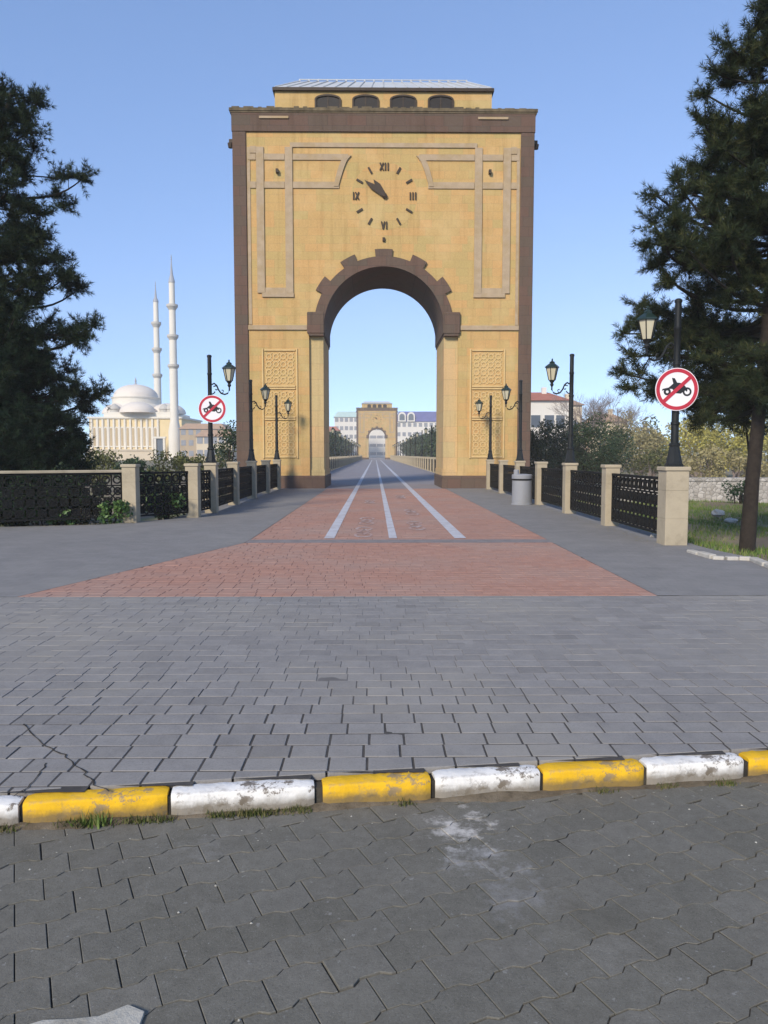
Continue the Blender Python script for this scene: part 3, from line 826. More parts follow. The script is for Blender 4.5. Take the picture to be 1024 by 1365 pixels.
# arch surround with stepped blocks, running through as the soffit
mb = MB(); n = 72
r_in, r_out = RI - .035, RI + .36
keys = [(0.0, .12), (37, .17), (74.5, .17)]
def outer(adeg):
    d = abs(adeg - 90)
    for kx, hw in ((0, 6.6), (28.0, 6.0), (55.5, 6.0)):
        if abs(d - kx) < hw: return RI + .64
    return r_out
angs = sorted(set([180 * i / n for i in range(n + 1)] + [90 + s_ * (kx + t_ * hw) + t2 for kx, hw in ((0, 6.6), (28, 6.0), (55.5, 6.0)) for s_ in (-1, 1) for t_ in (-1, 1) for t2 in (-.02, .02)]))
ys = (-.10, DEP + .10)
for i in range(len(angs) - 1):
    a0_, a1_ = angs[i], angs[i + 1]
    am = (a0_ + a1_) / 2; ro = outer(am)
    pr = lambda r0, ad: (r0 * math.cos(R(ad)), ZS + r0 * math.sin(R(ad)))
    A_, B_, C_, D_ = pr(r_in, a0_), pr(ro, a0_), pr(ro, a1_), pr(r_in, a1_)
    f3 = lambda p, y_: (p[0], y_, p[1])
    mb.poly([f3(A_, ys[0]), f3(B_, ys[0]), f3(C_, ys[0]), f3(D_, ys[0])])
    mb.poly([f3(D_, ys[1]), f3(C_, ys[1]), f3(B_, ys[1]), f3(A_, ys[1])])
    mb.poly([f3(A_, ys[0]), f3(D_, ys[0]), f3(D_, ys[1]), f3(A_, ys[1])])
    for (yy0, yy1) in ((ys[0], .0), (DEP, ys[1])):
        mb.poly([f3(B_, yy0), f3(B_, yy1), f3(C_, yy1), f3(C_, yy0)])
    for ad in (a0_, a1_):
        on = outer(ad - .05), outer(ad + .05)
        if on[0] != on[1]:
            p0, p1 = pr(min(on), ad), pr(max(on), ad)
            mb.poly([f3(p0, ys[0]), f3(p1, ys[0]), f3(p1, 0), f3(p0, 0)])
mb.build('arch_surround', M['brown'], tower)
for s_ in (-1, 1):
    mb = MB(); xa, xb = sorted((s_ * (RI - .05), s_ * sx(409.5, 430))); mb.box(xa, xb, -.14, DEP + .14, tz(444.5), tz(416.5), .03)
    xa, xb = sorted((s_ * (RI - .02), s_ * sx(411.5, 445))); mb.box(xa, xb, -.11, DEP + .11, tz(448), tz(444.6))
    mb.build('impost', M['brown'], tower)
# stringcourse and facade mouldings
for s_ in (-1, 1):
    xs_ = sorted((s_ * (sx(409.5, 437) + .01), s_ * (XF - .002)))
    mb = MB(); mb.box(xs_[0], xs_[1], -.07, 0, tz(440), tz(434)); mb.build('string_course', M['moulding'], tower)
    def X(px): return s_ * sx(px)
    def strip(mb, pa, pb, ya, yb, d=-.05):
        xa, xb = sorted((X(pa), X(pb))); mb.box(xa, xb, d, 0.0, tz(yb), tz(ya))
    mb = MB()
    strip(mb, 331, 341.5, 206, 214, -.045); strip(mb, 352.5, 379.5, 206, 214, -.045); strip(mb, 390.5, 464, 206, 214, -.045)
    strip(mb, 333, 341.5, 243, 251.5, -.045); strip(mb, 352.5, 379.5, 243, 251.5, -.045); strip(mb, 390.5, 452, 243, 251.5, -.045)
    strip(mb, 342, 352, 197, 391, -.06); strip(mb, 380, 390, 197, 391, -.06)
    strip(mb, 348, 390.5, 391.2, 384.5 + 12, -.065); strip(mb, 352.2, 379.8, 384, 391, -.04)
    strip(mb, 330, 334, 197, 433, -.03)
    strip(mb, 334.2, 341.8, 196, 205, -.05)
    # curved end beside the clock
    cpx, cpy = 512.5, 262
    inner, out_ = [], []
    for t in np.linspace(0, 1, 9):
        yy = 208 + (249 - 208) * t
        xi = 468 - 17 * (t ** 0.62); 
        out_.append((X(xi), tz(yy))); inner.append((X(xi - 8 + 1.5 * t), tz(yy)))
    pts = out_ + inner[::-1]
    ar = sum(pts[i][0] * pts[(i + 1) % len(pts)][1] - pts[(i + 1) % len(pts)][0] * pts[i][1] for i in range(len(pts)))
    mb.prism(pts if ar > 0 else pts[::-1], -.07, 0)
    mb.build('facade_moulding', M['moulding'], tower)
    mb = MB(); bx_ = X(370); mb.box(bx_ - .05, bx_ + .05, -.16, 0, tz(232), tz(227)); mb.build('spotlight', M['bronze'], tower)
    # carved lattice panels
    def lattice(mb, x0, x1, z0, z1, ncx):
        w = (x1 - x0) / ncx; ncz = max(1, round((z1 - z0) / w)); h = (z1 - z0) / ncz
        for i in range(ncx):
            for j in range(ncz):
                cx_, cz_ = x0 + (i + .5) * w, z0 + (j + .5) * h; r0 = w * .42
                for rot in (0, math.pi / 4):
                    p = [(cx_ + r0 * math.cos(rot + math.pi / 2 * q), cz_ + r0 * math.sin(rot + math.pi / 2 * q)) for q in range(4)]
                    for q in range(4):
                        a_, b_ = p[q], p[(q + 1) % 4]
                        mb.bar(a_, b_, .030, .040 + .004 * (rot > 0))
                for q in range(4):
                    aa = math.pi / 4 + q * math.pi / 2
                    mb.bar((cx_ + r0 * math.cos(aa), cz_ + r0 * math.sin(aa)), (cx_ + w * .70 * math.cos(aa), cz_ + h * .70 * math.sin(aa)), .03, .041)
    xa, xb = sorted((s_ * sx(353, 540), s_ * sx(394, 540)))
    for (ya, yb) in ((470, 512), (521, 553), (562, 606)):
        mb = MB(); lattice(mb, xa + .04, xb - .04, tz(yb), tz(ya), 4)
        mb.build('carved_panel', M['carved'], tower)
    mb = MB()
    for (ya, yb) in ((466, 468), (514, 516), (517, 519), (555, 557), (558, 560), (608, 610)): mb.box(xa, xb, -.05, 0, tz(yb), tz(ya))
    for x_ in (xa - .09, xb + .03): mb.box(x_, x_ + .06, -.05, 0, tz(611), tz(465))
    mb.build('panel_frame', M['carved'], tower)
mb = MB(); mb.box(-sx(387), sx(387), -.05, 0, tz(197), tz(191)); mb.build('facade_moulding', M['moulding'], tower)
mb = MB(); mb.box(-.05, .05, -.08, 0, tz(322), tz(317)); mb.build('spotlight', M['bronze'], tower)
# clock
ck = sx(611.2, 262) / 100
cz0 = tz(261.5); cx0 = T(512.5, 261)[0]
mb = MB(); mb.lathe([(.10, -.001), (.10, .10), (.05, .13)], 14)
hub = mb.build('clock_hub', M['bronze'], tower, (cx0, 0, cz0)); hub.rotation_euler = (R(90), 0, 0)
clock = mb = MB(); mb.prism([(44 * ck * math.cos(2 * math.pi * i / 48), 44 * ck * math.sin(2 * math.pi * i / 48)) for i in range(48)], -.004, .01)
clock = mb.build('clock_face', M['stone'], tower, (cx0, 0, cz0))
def numeral(s, h=9.6 * ck, w=None):
    mb = MB(); adv = {'I': .105, 'V': .17, 'X': .18}
    tot = sum(adv[c] for c in s); x_ = -tot / 2; t = .05
    for c in s:
        a_ = adv[c]; m_ = x_ + a_ / 2; q = a_ / 2 - .025
        if c == 'I': mb.bar((m_, -h / 2), (m_, h / 2), t, .05)
        if c == 'V': mb.bar((m_ - q, h / 2), (m_, -h / 2), t, .05); mb.bar((m_ + q, h / 2), (m_, -h / 2), t, .054)
        if c == 'X': mb.bar((m_ - q, h / 2), (m_ + q, -h / 2), t, .05); mb.bar((m_ + q, h / 2), (m_ - q, -h / 2), t, .054)
        x_ += a_
    return mb
for hr in range(12):
    a_ = R(90 - 30 * hr); rr = 38.0 * ck
    loc = (rr * math.cos(a_), -.03, rr * math.sin(a_))
    if hr % 3 == 0:
        numeral({0: 'XII', 3: 'III', 6: 'VI', 9: 'IX'}[hr]).build('numeral', M['bronze'], clock, loc)
    else:
        mb = MB(); L = 9.0 * ck
        d = (math.cos(a_) * L / 2, math.sin(a_) * L / 2); mb.bar((-d[0], -d[1]), d, .075, .05)
        mb.build('hour_mark', M['bronze'], clock, loc)
def hand(name, ang, L, w, yy):
    mb = MB(); a_ = R(90 - ang); c, s_ = math.cos(a_), math.sin(a_)
    tr = lambda u, v: (u * c - v * s_, u * s_ + v * c)
    mb.prism([tr(-.10, -w * .35), tr(L * .62, -w * .5), tr(L, 0), tr(L * .62, w * .5), tr(-.10, w * .35)], yy - .02, yy)
    mb.build(name, M['bronze'], clock)
hand('hour_hand', 325.5, 25.5 * ck, .24, -.05)
hand('minute_hand', 306.5, 33.0 * ck, .20, -.09)
# pavilion on the roof
PB = 1.0
pz = lambda y: P(512, y, YF + PB)[2]
ps = lambda px: abs(px - 511.5) * (YF + PB) / 1025
zb = Z_TOP - .05; z1 = pz(122.5)
mb = MB(); mb.box(-ps(372), ps(372), PB, DEP - .6, zb, z1); mb.build('pavilion_wall', M['stone'], tower)
mb = MB(); mb.box(-ps(369.5), ps(369.5), PB - .12, DEP - .48, z1 + .001, pz(118.5)); mb.build('pavilion_eave', M['bronze'], tower)
mb = MB(); zt = P(512, 109.3, YF + PB + .75)[2]; ze = pz(118.5) + .001
xa, xb = ps(370.5), ps(402); ya, yb = PB - .10, DEP - .5; yc0, yc1 = PB + .75, DEP - 1.15
V_ = [(-xa, ya, ze), (xa, ya, ze), (xa, yb, ze), (-xa, yb, ze), (-xb, yc0, zt), (xb, yc0, zt), (xb, yc1, zt), (-xb, yc1, zt)]
mb.v = V_; mb.f = [[0, 1, 5, 4], [1, 2, 6, 5], [2, 3, 7, 6], [3, 0, 4, 7], [4, 5, 6, 7]]
rf = mb.build('pavilion_roof', M['roofmetal'], tower)
mb = MB()
for i in range(19):
    x_ = -xb + 2 * xb * i / 18
    mb.tube([(x_ * xa / xb * .985, ya + .02, ze + .03), (x_, yc0, zt + .03)], .022, 5)
    mb.box(x_ - .03, x_ + .03, yc0 - .03, yc0 + .03, zt + .001, zt + .09)
mb.box(-xb, xb, yc0 - .02, yc0 + .02, zt + .06, zt + .09)
mb.build('glazing_bar', M['roofmetal'], rf)
for (pa, pb) in ((422, 452.5), (472, 503), (522, 553), (572.5, 602.5)):
    x0, x1 = P(pa, 140, YF + PB)[0], P(pb, 140, YF + PB)[0]
    za, zm = Z_TOP + .02, pz(133.5); xc = (x0 + x1) / 2; w = (x1 - x0) / 2; rise = pz(129) - zm
    arcp = [(xc + w * math.cos(t), zm + rise * math.sin(t)) for t in np.linspace(0, math.pi, 13)]
    mb = MB(); mb.prism([(x0, za), (x1, za)] + arcp, PB - .02, PB + .05)
    wd = mb.build('window', M['dark_window'], tower)
    mb = MB()
    o_ = [(x0 - .0, za), ] ; 
    arco = [(xc + (w + .07) * math.cos(t), zm + (rise + .07) * math.sin(t)) for t in np.linspace(0, math.pi, 13)]
    for i in range(12): mb.prism([arcp[i], arco[i], arco[i + 1], arcp[i + 1]], PB - .07, PB)
    for (p0, p1, p2, p3) in (((x1, za), (x1 + .07, za), arco[0], arcp[0]), ((x0 - .07, za), (x0, za), arcp[-1], arco[-1])): mb.prism([p0, p1, p2, p3], PB - .07, PB)
    mb.bar((xc, za), (xc, zm + rise), .05, .01); 
    mb.v = [(x_, y_ + (PB - .035 if abs(y_) < .0051 else 0), z_) for x_, y_, z_ in mb.v]
    mb.build('window_frame', M['bronze'], wd)

# the twin tower at the far end of the bridge
far = copy_tree(tower)
far.location = (0.22, 221.0, 0.0)
far['label'] = 'far yellow gate tower seen small through the arch of the near one'
for t_ in (tower, far): t_['group'] = 'gate towers of the bridge'

# ------------------------------------------------------------------ railings
def post_mesh(w=.27, h=1.16):
    mb = MB()
    mb.box(-w / 2, w / 2, -w / 2, w / 2, -.05, h * .34 - .006, .006)
    mb.box(-w / 2, w / 2, -w / 2, w / 2, h * .34, h * .70 - .006, .006)
    mb.box(-w / 2, w / 2, -w / 2, w / 2, h * .70, h - .055, .006)
    mb.box(-w / 2 + .006, w / 2 - .006, -w / 2 + .006, w / 2 - .006, .0, h - .06)
    mb.box(-w / 2 - .022, w / 2 + .022, -w / 2 - .022, w / 2 + .022, h - .054, h, .012)
    return mb.mesh('post')
def panel_mesh(L, z0=.10, z1=1.0):
    mb = MB(); t = .035
    mb.box(-L / 2, L / 2, -.03, .03, z1 - .045, z1, .006)
    mb.box(-L / 2, L / 2, -.02, .02, z0, z0 + .035)
    mb.box(-L / 2, L / 2, -.018, .018, z1 - .27, z1 - .245)
    for s_ in (-1, 1): mb.box(s_ * (L / 2 - .02) - .02, s_ * (L / 2 - .02) + .02, -.022, .022, z0 + .036, z1 - .046)
    n = max(2, round(L / .215)); p = L / n
    for i in range(n):                                   # upper row of rings
        cx_ = -L / 2 + (i + .5) * p
        mb.ring(cx_, z1 - .145, .055, .085, -.014, .014, 14)
        mb.bar((cx_ + p / 2, z1 - .245), (cx_ + p / 2, z1 - .046), .026, .026)
        mb.bar((cx_ - p / 2 + .02, z1 - .15), (cx_ - .08, z1 - .15), .018, .02); mb.bar((cx_ + .08, z1 - .15), (cx_ + p / 2 - .02, z1 - .15), .018, .02)
    zz0, zz1 = z0 + .036, z1 - .271                      # scrolls below: rings crossed by diagonals
    hh = zz1 - zz0; nz = 3; q = hh / nz
    nx2 = max(2, round(L / q)); pw = L / nx2
    for i in range(nx2):
        for j in range(nz):
            cx_, cz_ = -L / 2 + (i + .5) * pw, zz0 + (j + .5) * q
            mb.ring(cx_, cz_, min(pw, q) * .26, min(pw, q) * .26 + .034, -.012, .012, 10)
            mb.ring(cx_, cz_, .012, .042, -.010, .010, 8)
            for s_, yy in ((1, .020), (-1, .023)):
                mb.bar((cx_ - pw / 2, cz_ - s_ * q / 2), (cx_ + pw / 2, cz_ + s_ * q / 2), .026, yy)
    return mb.mesh('railing_panel')
PW = .27
post_me = post_mesh(); post_me.materials.append(M['post'])
wide_me = post_mesh(.34, 1.17); wide_me.materials.append(M['post'])
panel_cache = {}
def rail_run(root, pts, wide=(), last_cap=False):
    for i, p in enumerate(pts):
        me = wide_me if i in wide else post_me
        rz = 0.0
        o = bpy.data.objects.new('post', me); C.objects.link(o); o.parent = root; o.location = (p[0] - root.location.x, p[1] - root.location.y, 0)
        o.rotation_euler = (0, 0, rz)
    for a_, b_ in zip(pts, pts[1:]):
        d = Vector((b_[0] - a_[0], b_[1] - a_[1])); L = round(d.length - PW - .01, 2)
        if L not in panel_cache:
            panel_cache[L] = panel_mesh(L); panel_cache[L].materials.append(M['iron'])
        o = bpy.data.objects.new('railing_panel', panel_cache[L]); C.objects.link(o); o.parent = root
        o.location = ((a_[0] + b_[0]) / 2 - root.location.x, (a_[1] + b_[1]) / 2 - root.location.y, 0)
        o.rotation_euler = (0, 0, math.atan2(d.y, d.x))
XR, XL = 4.14, -4.16
RP = [(XR, 11.52 + 3.08 * i) for i in range(7)]
root = empty('bridge_railing', (XR, 11.52, 0)); tag(root, 'black iron railing with stone posts on the right of the gate', 'railing', 'bridge railings')
rail_run(root, RP, wide=(0,))
LP = [(XL, 11.52 + 3.08 * i) for i in range(6, 2, -1)] + [(XL, 17.95), (XL - .12, 16.65), (-5.22, 15.40)]
root = empty('bridge_railing', (XL, 18.0, 0)); tag(root, 'black iron railing with stone posts curving away left of the gate', 'railing', 'bridge railings')
rail_run(root, LP)
# long low run to the left with a pale coping
root = empty('garden_railing', (-5.4, 15.3, 0)); tag(root, 'long dark railing under a pale coping, overgrown with ivy, at far left', 'railing')
d = Vector((-7.33 - 1.2, 14.33 - .6)) - Vector((-5.22, 15.40)); d.normalize(); L = 7.9
mid = Vector((-5.36, 15.33)) + d * (L / 2)
o = link_mesh('railing_panel', panel_mesh(L, .10, 1.0), M['iron'], root, (mid.x + 5.4, mid.y - 15.3, 0), math.atan2(d.y, d.x))
mb = MB(); mb.box(-L / 2, L / 2, -.06, .06, 1.0, 1.05, .012)
mb.build('coping', M['post'], root, (mid.x + 5.4, mid.y - 15.3, 0), math.atan2(d.y, d.x))
# beyond the tower
for s_, X_, lab in ((-1, -4.1, 'pale stone railing beyond the gate along the left side of the deck'), (1, 4.1, 'pale stone railing beyond the gate along the right side of the deck')):
    root = empty('bridge_railing', (X_, 36.0, 0)); tag(root, lab, 'railing', 'bridge railings')
    rail_run(root, [(X_, 36.0 + 3.08 * i) for i in range(60)])

# ------------------------------------------------------------------ street lamps
def make_lamp():
    root = empty('street_lamp')
    mb = MB()
    mb.lathe([(.135, 0), (.135, .03), (.115, .05), (.10, .14), (.085, .22), (.07, .30), (.082, .315), (.082, .335), (.062, .36)], 8, a0=math.pi / 8)
    mb.build('base', M['lamp_iron'], root)
    mb = MB()
    mb.lathe([(.058, .36), (.056, .62), (.066, .63), (.066, .66), (.054, .67), (.050, 1.50), (.060, 1.51), (.060, 1.55), (.048, 1.56), (.048, 2.02), (.056, 2.03), (.056, 2.06), (.047, 2.07), (.046, 2.42), (.056, 2.425), (.056, 2.46), (.03, 2.48)], 14)
    mb.build('pole', M['lamp_iron'], root, smooth=True)
    mb = MB()
    arm = [(.05, 0, 1.80), (.10, 0, 1.83), (.16, 0, 1.78), (.20, 0, 1.68), (.26, 0, 1.60), (.34, 0, 1.575), (.41, 0, 1.60), (.45, 0, 1.67), (.45, 0, 1.76)]
    mb.tube(arm, [.018] * 9, 8)
    sp = [(.14 + (.075 - .008 * i) * math.cos(2.4 - .62 * i), 0, 1.705 + (.075 - .008 * i) * math.sin(2.4 - .62 * i)) for i in range(9)]
    mb.tube(sp, .013, 6)
    sp = [(.28 + (.055 - .006 * i) * math.cos(-2.2 + .62 * i), 0, 1.655 + (.055 - .006 * i) * math.sin(-2.2 + .62 * i)) for i in range(8)]
    mb.tube(sp, .011, 6)
    mb.tube([(.045, 0, 1.58), (.09, 0, 1.60), (.12, 0, 1.64)], .014, 6)
    mb.build('arm', M['lamp_iron'], root, smooth=True)
    mb = MB()
    X_ = .45
    mb.lathe([(.02, 1.74), (.045, 1.78), (.03, 1.82), (.06, 1.86), (.072, 1.885)], 10, X_, 0)
    n = 6
    for i in range(n):
        a_ = 2 * math.pi * i / n
        mb.tube([(X_ + .075 * math.cos(a_), .075 * math.sin(a_), 1.88), (X_ + .137 * math.cos(a_), .137 * math.sin(a_), 2.165)], .009, 5)
    ln = mb.build('lantern', M['lamp_iron'], root)
    mb = MB(); mb.lathe([(.068, 1.887), (.130, 2.16)], 6, X_, 0); mb.build('glass', M['glass_cream'], ln)
    mb = MB(); mb.lathe([(.165, 2.162), (.165, 2.185), (.13, 2.215), (.075, 2.255), (.060, 2.262), (.064, 2.295), (.03, 2.31), (.014, 2.33), (.022, 2.345), (.006, 2.375)], 6, X_, 0); mb.build('lantern_roof', M['lamp_green'], ln)
    return root
lampA = make_lamp()
spots = [(XR, RP[0][1], math.pi, 1.17, 'street lamp on the widest stone pillar at right, carrying the larger sign'),
         (XR, RP[2][1], math.pi, 1.16, 'street lamp on the third railing post at right, arm pointing at the road'),
         (XR, RP[4][1], math.pi, 1.16, 'street lamp rising directly behind the grey litter bin'),
         (XR, RP[6][1], math.pi, 1.16, 'street lamp on the last right-hand post, against the right carved panel'),
         (XL, 17.95, 0.0, 1.16, 'street lamp at left that carries the smaller sign, against the sky'),
         (XL, RP[4][1], 0.0, 1.16, 'taller looking of the two street lamps against the left carved panel'),
         (XL, RP[6][1], 0.0, 1.16, 'street lamp on the last left-hand post, closest to the gate opening')]
for i, (x_, y_, rz, z_, lab) in enumerate(spots):
    o = lampA if i == 0 else copy_tree(lampA)
    o.location = (x_, y_, z_); o.rotation_euler = (0, 0, rz)
    tag(o, lab, 'street lamp', 'iron street lamps on the railing posts')
for i in range(1, 12):
    for s_ in (-1, 1):
        o = copy_tree(lampA); o.location = (s_ * 4.1, 36.0 + 3.08 * 4 * i, 1.16); o.rotation_euler = (0, 0, math.pi if s_ > 0 else 0)
        tag(o, 'one of the small distant lamps along the %s railing beyond the gate' % ('right' if s_ > 0 else 'left'), 'street lamp', 'distant lamps along the %s railing' % ('right' if s_ > 0 else 'left'))

# ------------------------------------------------------------------ prohibition signs
def make_sign(r=.315):
    root = empty('no_motorcycle_sign')
    mb = MB(); n = 40
    mb.prism([(r * math.cos(2 * math.pi * i / n), r * math.sin(2 * math.pi * i / n)) for i in range(n)], 0, .012)
    pl = mb.build('plate', M['sign_white'], root)
    mb = MB(); mb.ring(0, 0, r * .80, r * .965, -.004, 0, 40); mb.build('red_ring', M['sign_red'], root)
    mb = MB(); a_ = R(43); q = r * .81
    mb.bar((-q * math.cos(a_), -q * math.sin(a_)), (q * math.cos(a_), q * math.sin(a_)), r * .17, .004)
    o = mb.build('slash', M['sign_red'], root, (0, -.005, 0))
    mb = MB()
    k = r * 1.12
    mb.ring(.42 * k, -.10 * k, .11 * k, .185 * k, -.0035, -.0005, 20)          # front wheel
    mb.ring(-.40 * k, -.10 * k, .06 * k, .15 * k, -.0035, -.0005, 18)          # rear wheel
    body = [(-.62, -.06), (-.42, .02), (-.20, .02), (-.05, -.16), (.16, -.18), (.28, -.08), (.44, -.02), (.36, .10), (.24, .24), (.12, .27), (0, .28), (-.10, .46), (-.22, .48), (-.16, .24), (-.34, .08), (-.60, .02)]
    mb.prism([(x_ * k, z_ * k) for x_, z_ in body], -.003, -.0008)
    mb.bar((.20 * k, .16 * k), (.42 * k, -.08 * k), .06 * k, .002)
    mb.build('motorcycle_symbol', M['sign_black'], root)
    mb = MB(); mb.box(-.10, .10, .013, .03, -.10, -.07); mb.box(-.10, .10, .013, .03, .07, .10); mb.build('bracket', M['sign_back'], root)
    return root
sg = make_sign()
p = P(902.5, 519, 11.43); sg.location = (p.x, 11.43, p.z); sg.rotation_euler = (0, 0, R(-3))
tag(sg, 'larger round no-motorcycles sign on the right-hand lamp pole before the pine', 'traffic sign', 'no-motorcycles signs')
s2 = copy_tree(sg); p = P(283, 545, 17.86); s2.location = (p.x, 17.86, p.z); s2.rotation_euler = (0, 0, R(2))
tag(s2, 'smaller round no-motorcycles sign on the left lamp pole beside the mosque', 'traffic sign', 'no-motorcycles signs')

# ------------------------------------------------------------------ litter bin
p = G(695.5, 672.5)
bn = empty('litter_bin', (p.x, p.y, 0)); tag(bn, 'pale grey cylindrical litter bin standing against the right railing', 'litter bin')
mb = MB(); mb.lathe([(.285, 0), (.285, .035), (.268, .045), (.262, .65), (.268, .655)], 28); mb.build('body', M['bin'], bn, smooth=True)
mb = MB(); mb.lathe([(.272, .70), (.275, .71), (.275, .80), (.262, .815), (.10, .83), (.02, .832)], 28); mb.build('lid', M['bin'], bn, smooth=True)
mb = MB(); mb.lathe([(.245, .656), (.245, .70)], 28); mb.build('slot', M['iron'], bn)
mb = MB(); mb.lathe([(.075, .80), (.075, .93), (.06, .945)], 16, -.16, -.03); mb.build('ashtray', M['bin'], bn, smooth=True)

# ------------------------------------------------------------------ foliage tools
def needle_cloud(pts, dirs, per, ln, w, bias=0.7):
    """tufts of thin needles: pts (n,3), dirs (n,3)"""
    n = len(pts); k = n * per
    p = np.repeat(pts, per, 0); d = np.repeat(dirs, per, 0)
    v = rng.normal(size=(k, 3)); v /= np.linalg.norm(v, axis=1, keepdims=True)
    dirn = d * bias + v * 0.75; dirn /= np.linalg.norm(dirn, axis=1, keepdims=True)
    s = np.cross(dirn, rng.normal(size=(k, 3))); s /= np.linalg.norm(s, axis=1, keepdims=True) + 1e-9
    L = ln * rng.uniform(.55, 1.1, (k, 1)); ww = w * rng.uniform(.7, 1.2, (k, 1))
    st = p + v * 0.015
    V = np.stack([st - s * ww / 2, st + s * ww / 2, st + dirn * L], 1).reshape(-1, 3)
    return V, np.arange(k * 3).reshape(-1, 3), np.repeat(rng.uniform(0, 1, n), per) * .75 + rng.uniform(0, .25, k)
def leaf_quads(pts, size, flat=0.0, tone=None):
    k = len(pts)
    a = rng.normal(size=(k, 3)); a /= np.linalg.norm(a, axis=1, keepdims=True)
    b = np.cross(a, rng.normal(size=(k, 3))); b /= np.linalg.norm(b, axis=1, keepdims=True) + 1e-9
    s = size * rng.uniform(.6, 1.25, (k, 1))
    V = np.stack([pts - a * s * .5, pts + b * s * .28, pts + a * s * .5, pts - b * s * .28], 1).reshape(-1, 3)
    return V, np.arange(k * 4).reshape(-1, 4), rng.uniform(0, 1, k) if tone is None else tone
def pine(name, label, trunk, trad, tips, profile, nrand, mat, zlo, zhi, clump=.38, twigs=13, needle=(.12, .013), per=14, group=None, tuft=.085, keep=None):
    base = Vector(trunk[0])
    root = empty(name, base); tag(root, label, 'tree', group)
    tp = [Vector(t) for t in trunk]
    def on_trunk(z):
        for a_, b_ in zip(tp, tp[1:]):
            if z <= b_.z: 
                t = max(0, (z - a_.z) / (b_.z - a_.z)); return a_.lerp(b_, t)
        return tp[-1]
    mb = MB(); mb.tube([t - base for t in tp], trad, 12)
    tk = mb.build('trunk', M['bark'], root, smooth=True)
    allt = [Vector(t) for t in tips]
    for _ in range(nrand):
        z = zlo + (zhi - zlo) * random.random() ** 0.9
        r = profile(z) * random.uniform(.45, .92); az = random.uniform(0, 2 * math.pi)
        c = on_trunk(z); q = Vector((c.x + r * math.cos(az), c.y + r * math.sin(az), z))
        if keep is None or keep(q): allt.append(q)
    bm_ = MB(); pts, dirs = [], []
    for t in allt:
        c0 = on_trunk(t.z); rad = math.hypot(t.x - c0.x, t.y - c0.y)
        st = on_trunk(max(zlo * .9, t.z - rad * random.uniform(.05, .45)))
        n = max(4, int((t - st).length / .22))
        path = []
        wob = Vector((random.gauss(0, .10), random.gauss(0, .10), random.gauss(0, .08)))
        for i in range(n + 1):
            u = i / n
            q = st.lerp(t, u); q.z -= 0.06 * rad * math.sin(math.pi * u)
            q += wob * math.sin(math.pi * u) * rad
            path.append(q)
        bm_.tube([q - base for q in path], [max(.006, .012 + .016 * rad * (1 - i / n)) for i in range(n + 1)], 5)
        cl = [1.0]; u = 1.0
        while u > .28:
            u -= random.uniform(.5, 1.15) * clump / max(.5, rad); cl.append(u)
        for u in cl:
            if u < .15: continue
            f_ = u * n; i0 = min(n - 1, int(f_)); q = path[i0].lerp(path[i0 + 1], f_ - i0)
            dr = (path[i0 + 1] - path[i0]).normalized()
            R_ = clump * random.uniform(.65, 1.15)
            if u < 1: 
                o_ = Vector((random.gauss(0, 1), random.gauss(0, 1), random.gauss(.25, .8))) * R_ * .55
                bm_.tube([q - base, q + o_ - base], [.010, .005], 4); q = q + o_
            for _ in range(int(twigs * random.uniform(.7, 1.2))):
                v = Vector((random.gauss(0, 1), random.gauss(0, 1), random.gauss(.25, .75))).normalized()
                dd = (v + dr * .45).normalized(); sl_ = R_ * random.uniform(.45, 1.0)
                bm_.tube([q - base, q + dd * sl_ - base], [.005, .003], 3)
                kk = max(2, int(sl_ / tuft))
                for j in range(kk + 1):
                    e_ = q + dd * sl_ * (j + .5) / (kk + .5)
                    pts.append(e_ - base); dirs.append((dd + Vector((0, 0, .3))).normalized())
    bm_.build('branches', M['twig'], tk)
    V, Fc, Tn = needle_cloud(np.array([tuple(p_) for p_ in pts]), np.array([tuple(p_) for p_ in dirs]), per, needle[0], needle[1])
    link_mesh('crown', arrays_mesh('crown', V, Fc, Tn), mat, root)
    return root
def lumps(n, R_, centre, squash=(1, 1, 1), lr=(.25, .45)):
    """lumps spread over an ellipsoid of radii R_"""
    out = []
    for _ in range(n):
        v = rng.normal(size=3); v /= np.linalg.norm(v); r = rng.uniform(.25, 1.0) ** .6
        out.append((np.array(centre) + v * r * np.array(R_) * .78, rng.uniform(*lr) * min(R_[0], R_[2])))
    return out
def bush(name, label, cat, base, R_, n_l, n_leaf, size, mat, stem=None, group=None, zc=None, stems=5, lr=(.25, .45)):
    """leafy plant: crown of leaves gathered in clumps plus stems from the ground"""
    root = empty(name, base); tag(root, label, cat, group)
    zc = R_[2] if zc is None else zc
    L_ = lumps(n_l, R_, (0, 0, zc), lr=lr)
    pts, tn_ = [], []
    each = max(4, n_leaf // n_l)
    for c, r in L_:
        v = rng.normal(size=(each, 3)); v /= np.linalg.norm(v, axis=1, keepdims=True)
        rr = r * rng.uniform(.35, 1.15, (each, 1)) ** .7
        pts.append(c + v * rr); tn_.append(np.clip(rng.normal(rng.uniform(.25, .75), .18, each), 0, 1))
    pts = np.concatenate(pts); tn_ = np.concatenate(tn_)
    ok = pts[:, 2] > 0.02
    V, Fc, Tn = leaf_quads(pts[ok], size, tone=tn_[ok])
    link_mesh('crown', arrays_mesh('crown', V, Fc, Tn), mat, root)
    mb = MB()
    for i in range(stems):
        c, r = L_[i % len(L_)]
        s0 = (random.gauss(0, R_[0] * .08), random.gauss(0, R_[1] * .08), -.15)
        mb.tube([s0, (c[0] * .4, c[1] * .4, c[2] * .55), tuple(c)], [.03 * R_[2] + .01, .02 * R_[2] + .008, .008], 6)
    mb.build('trunk', stem or M['bark'], root)
    return root
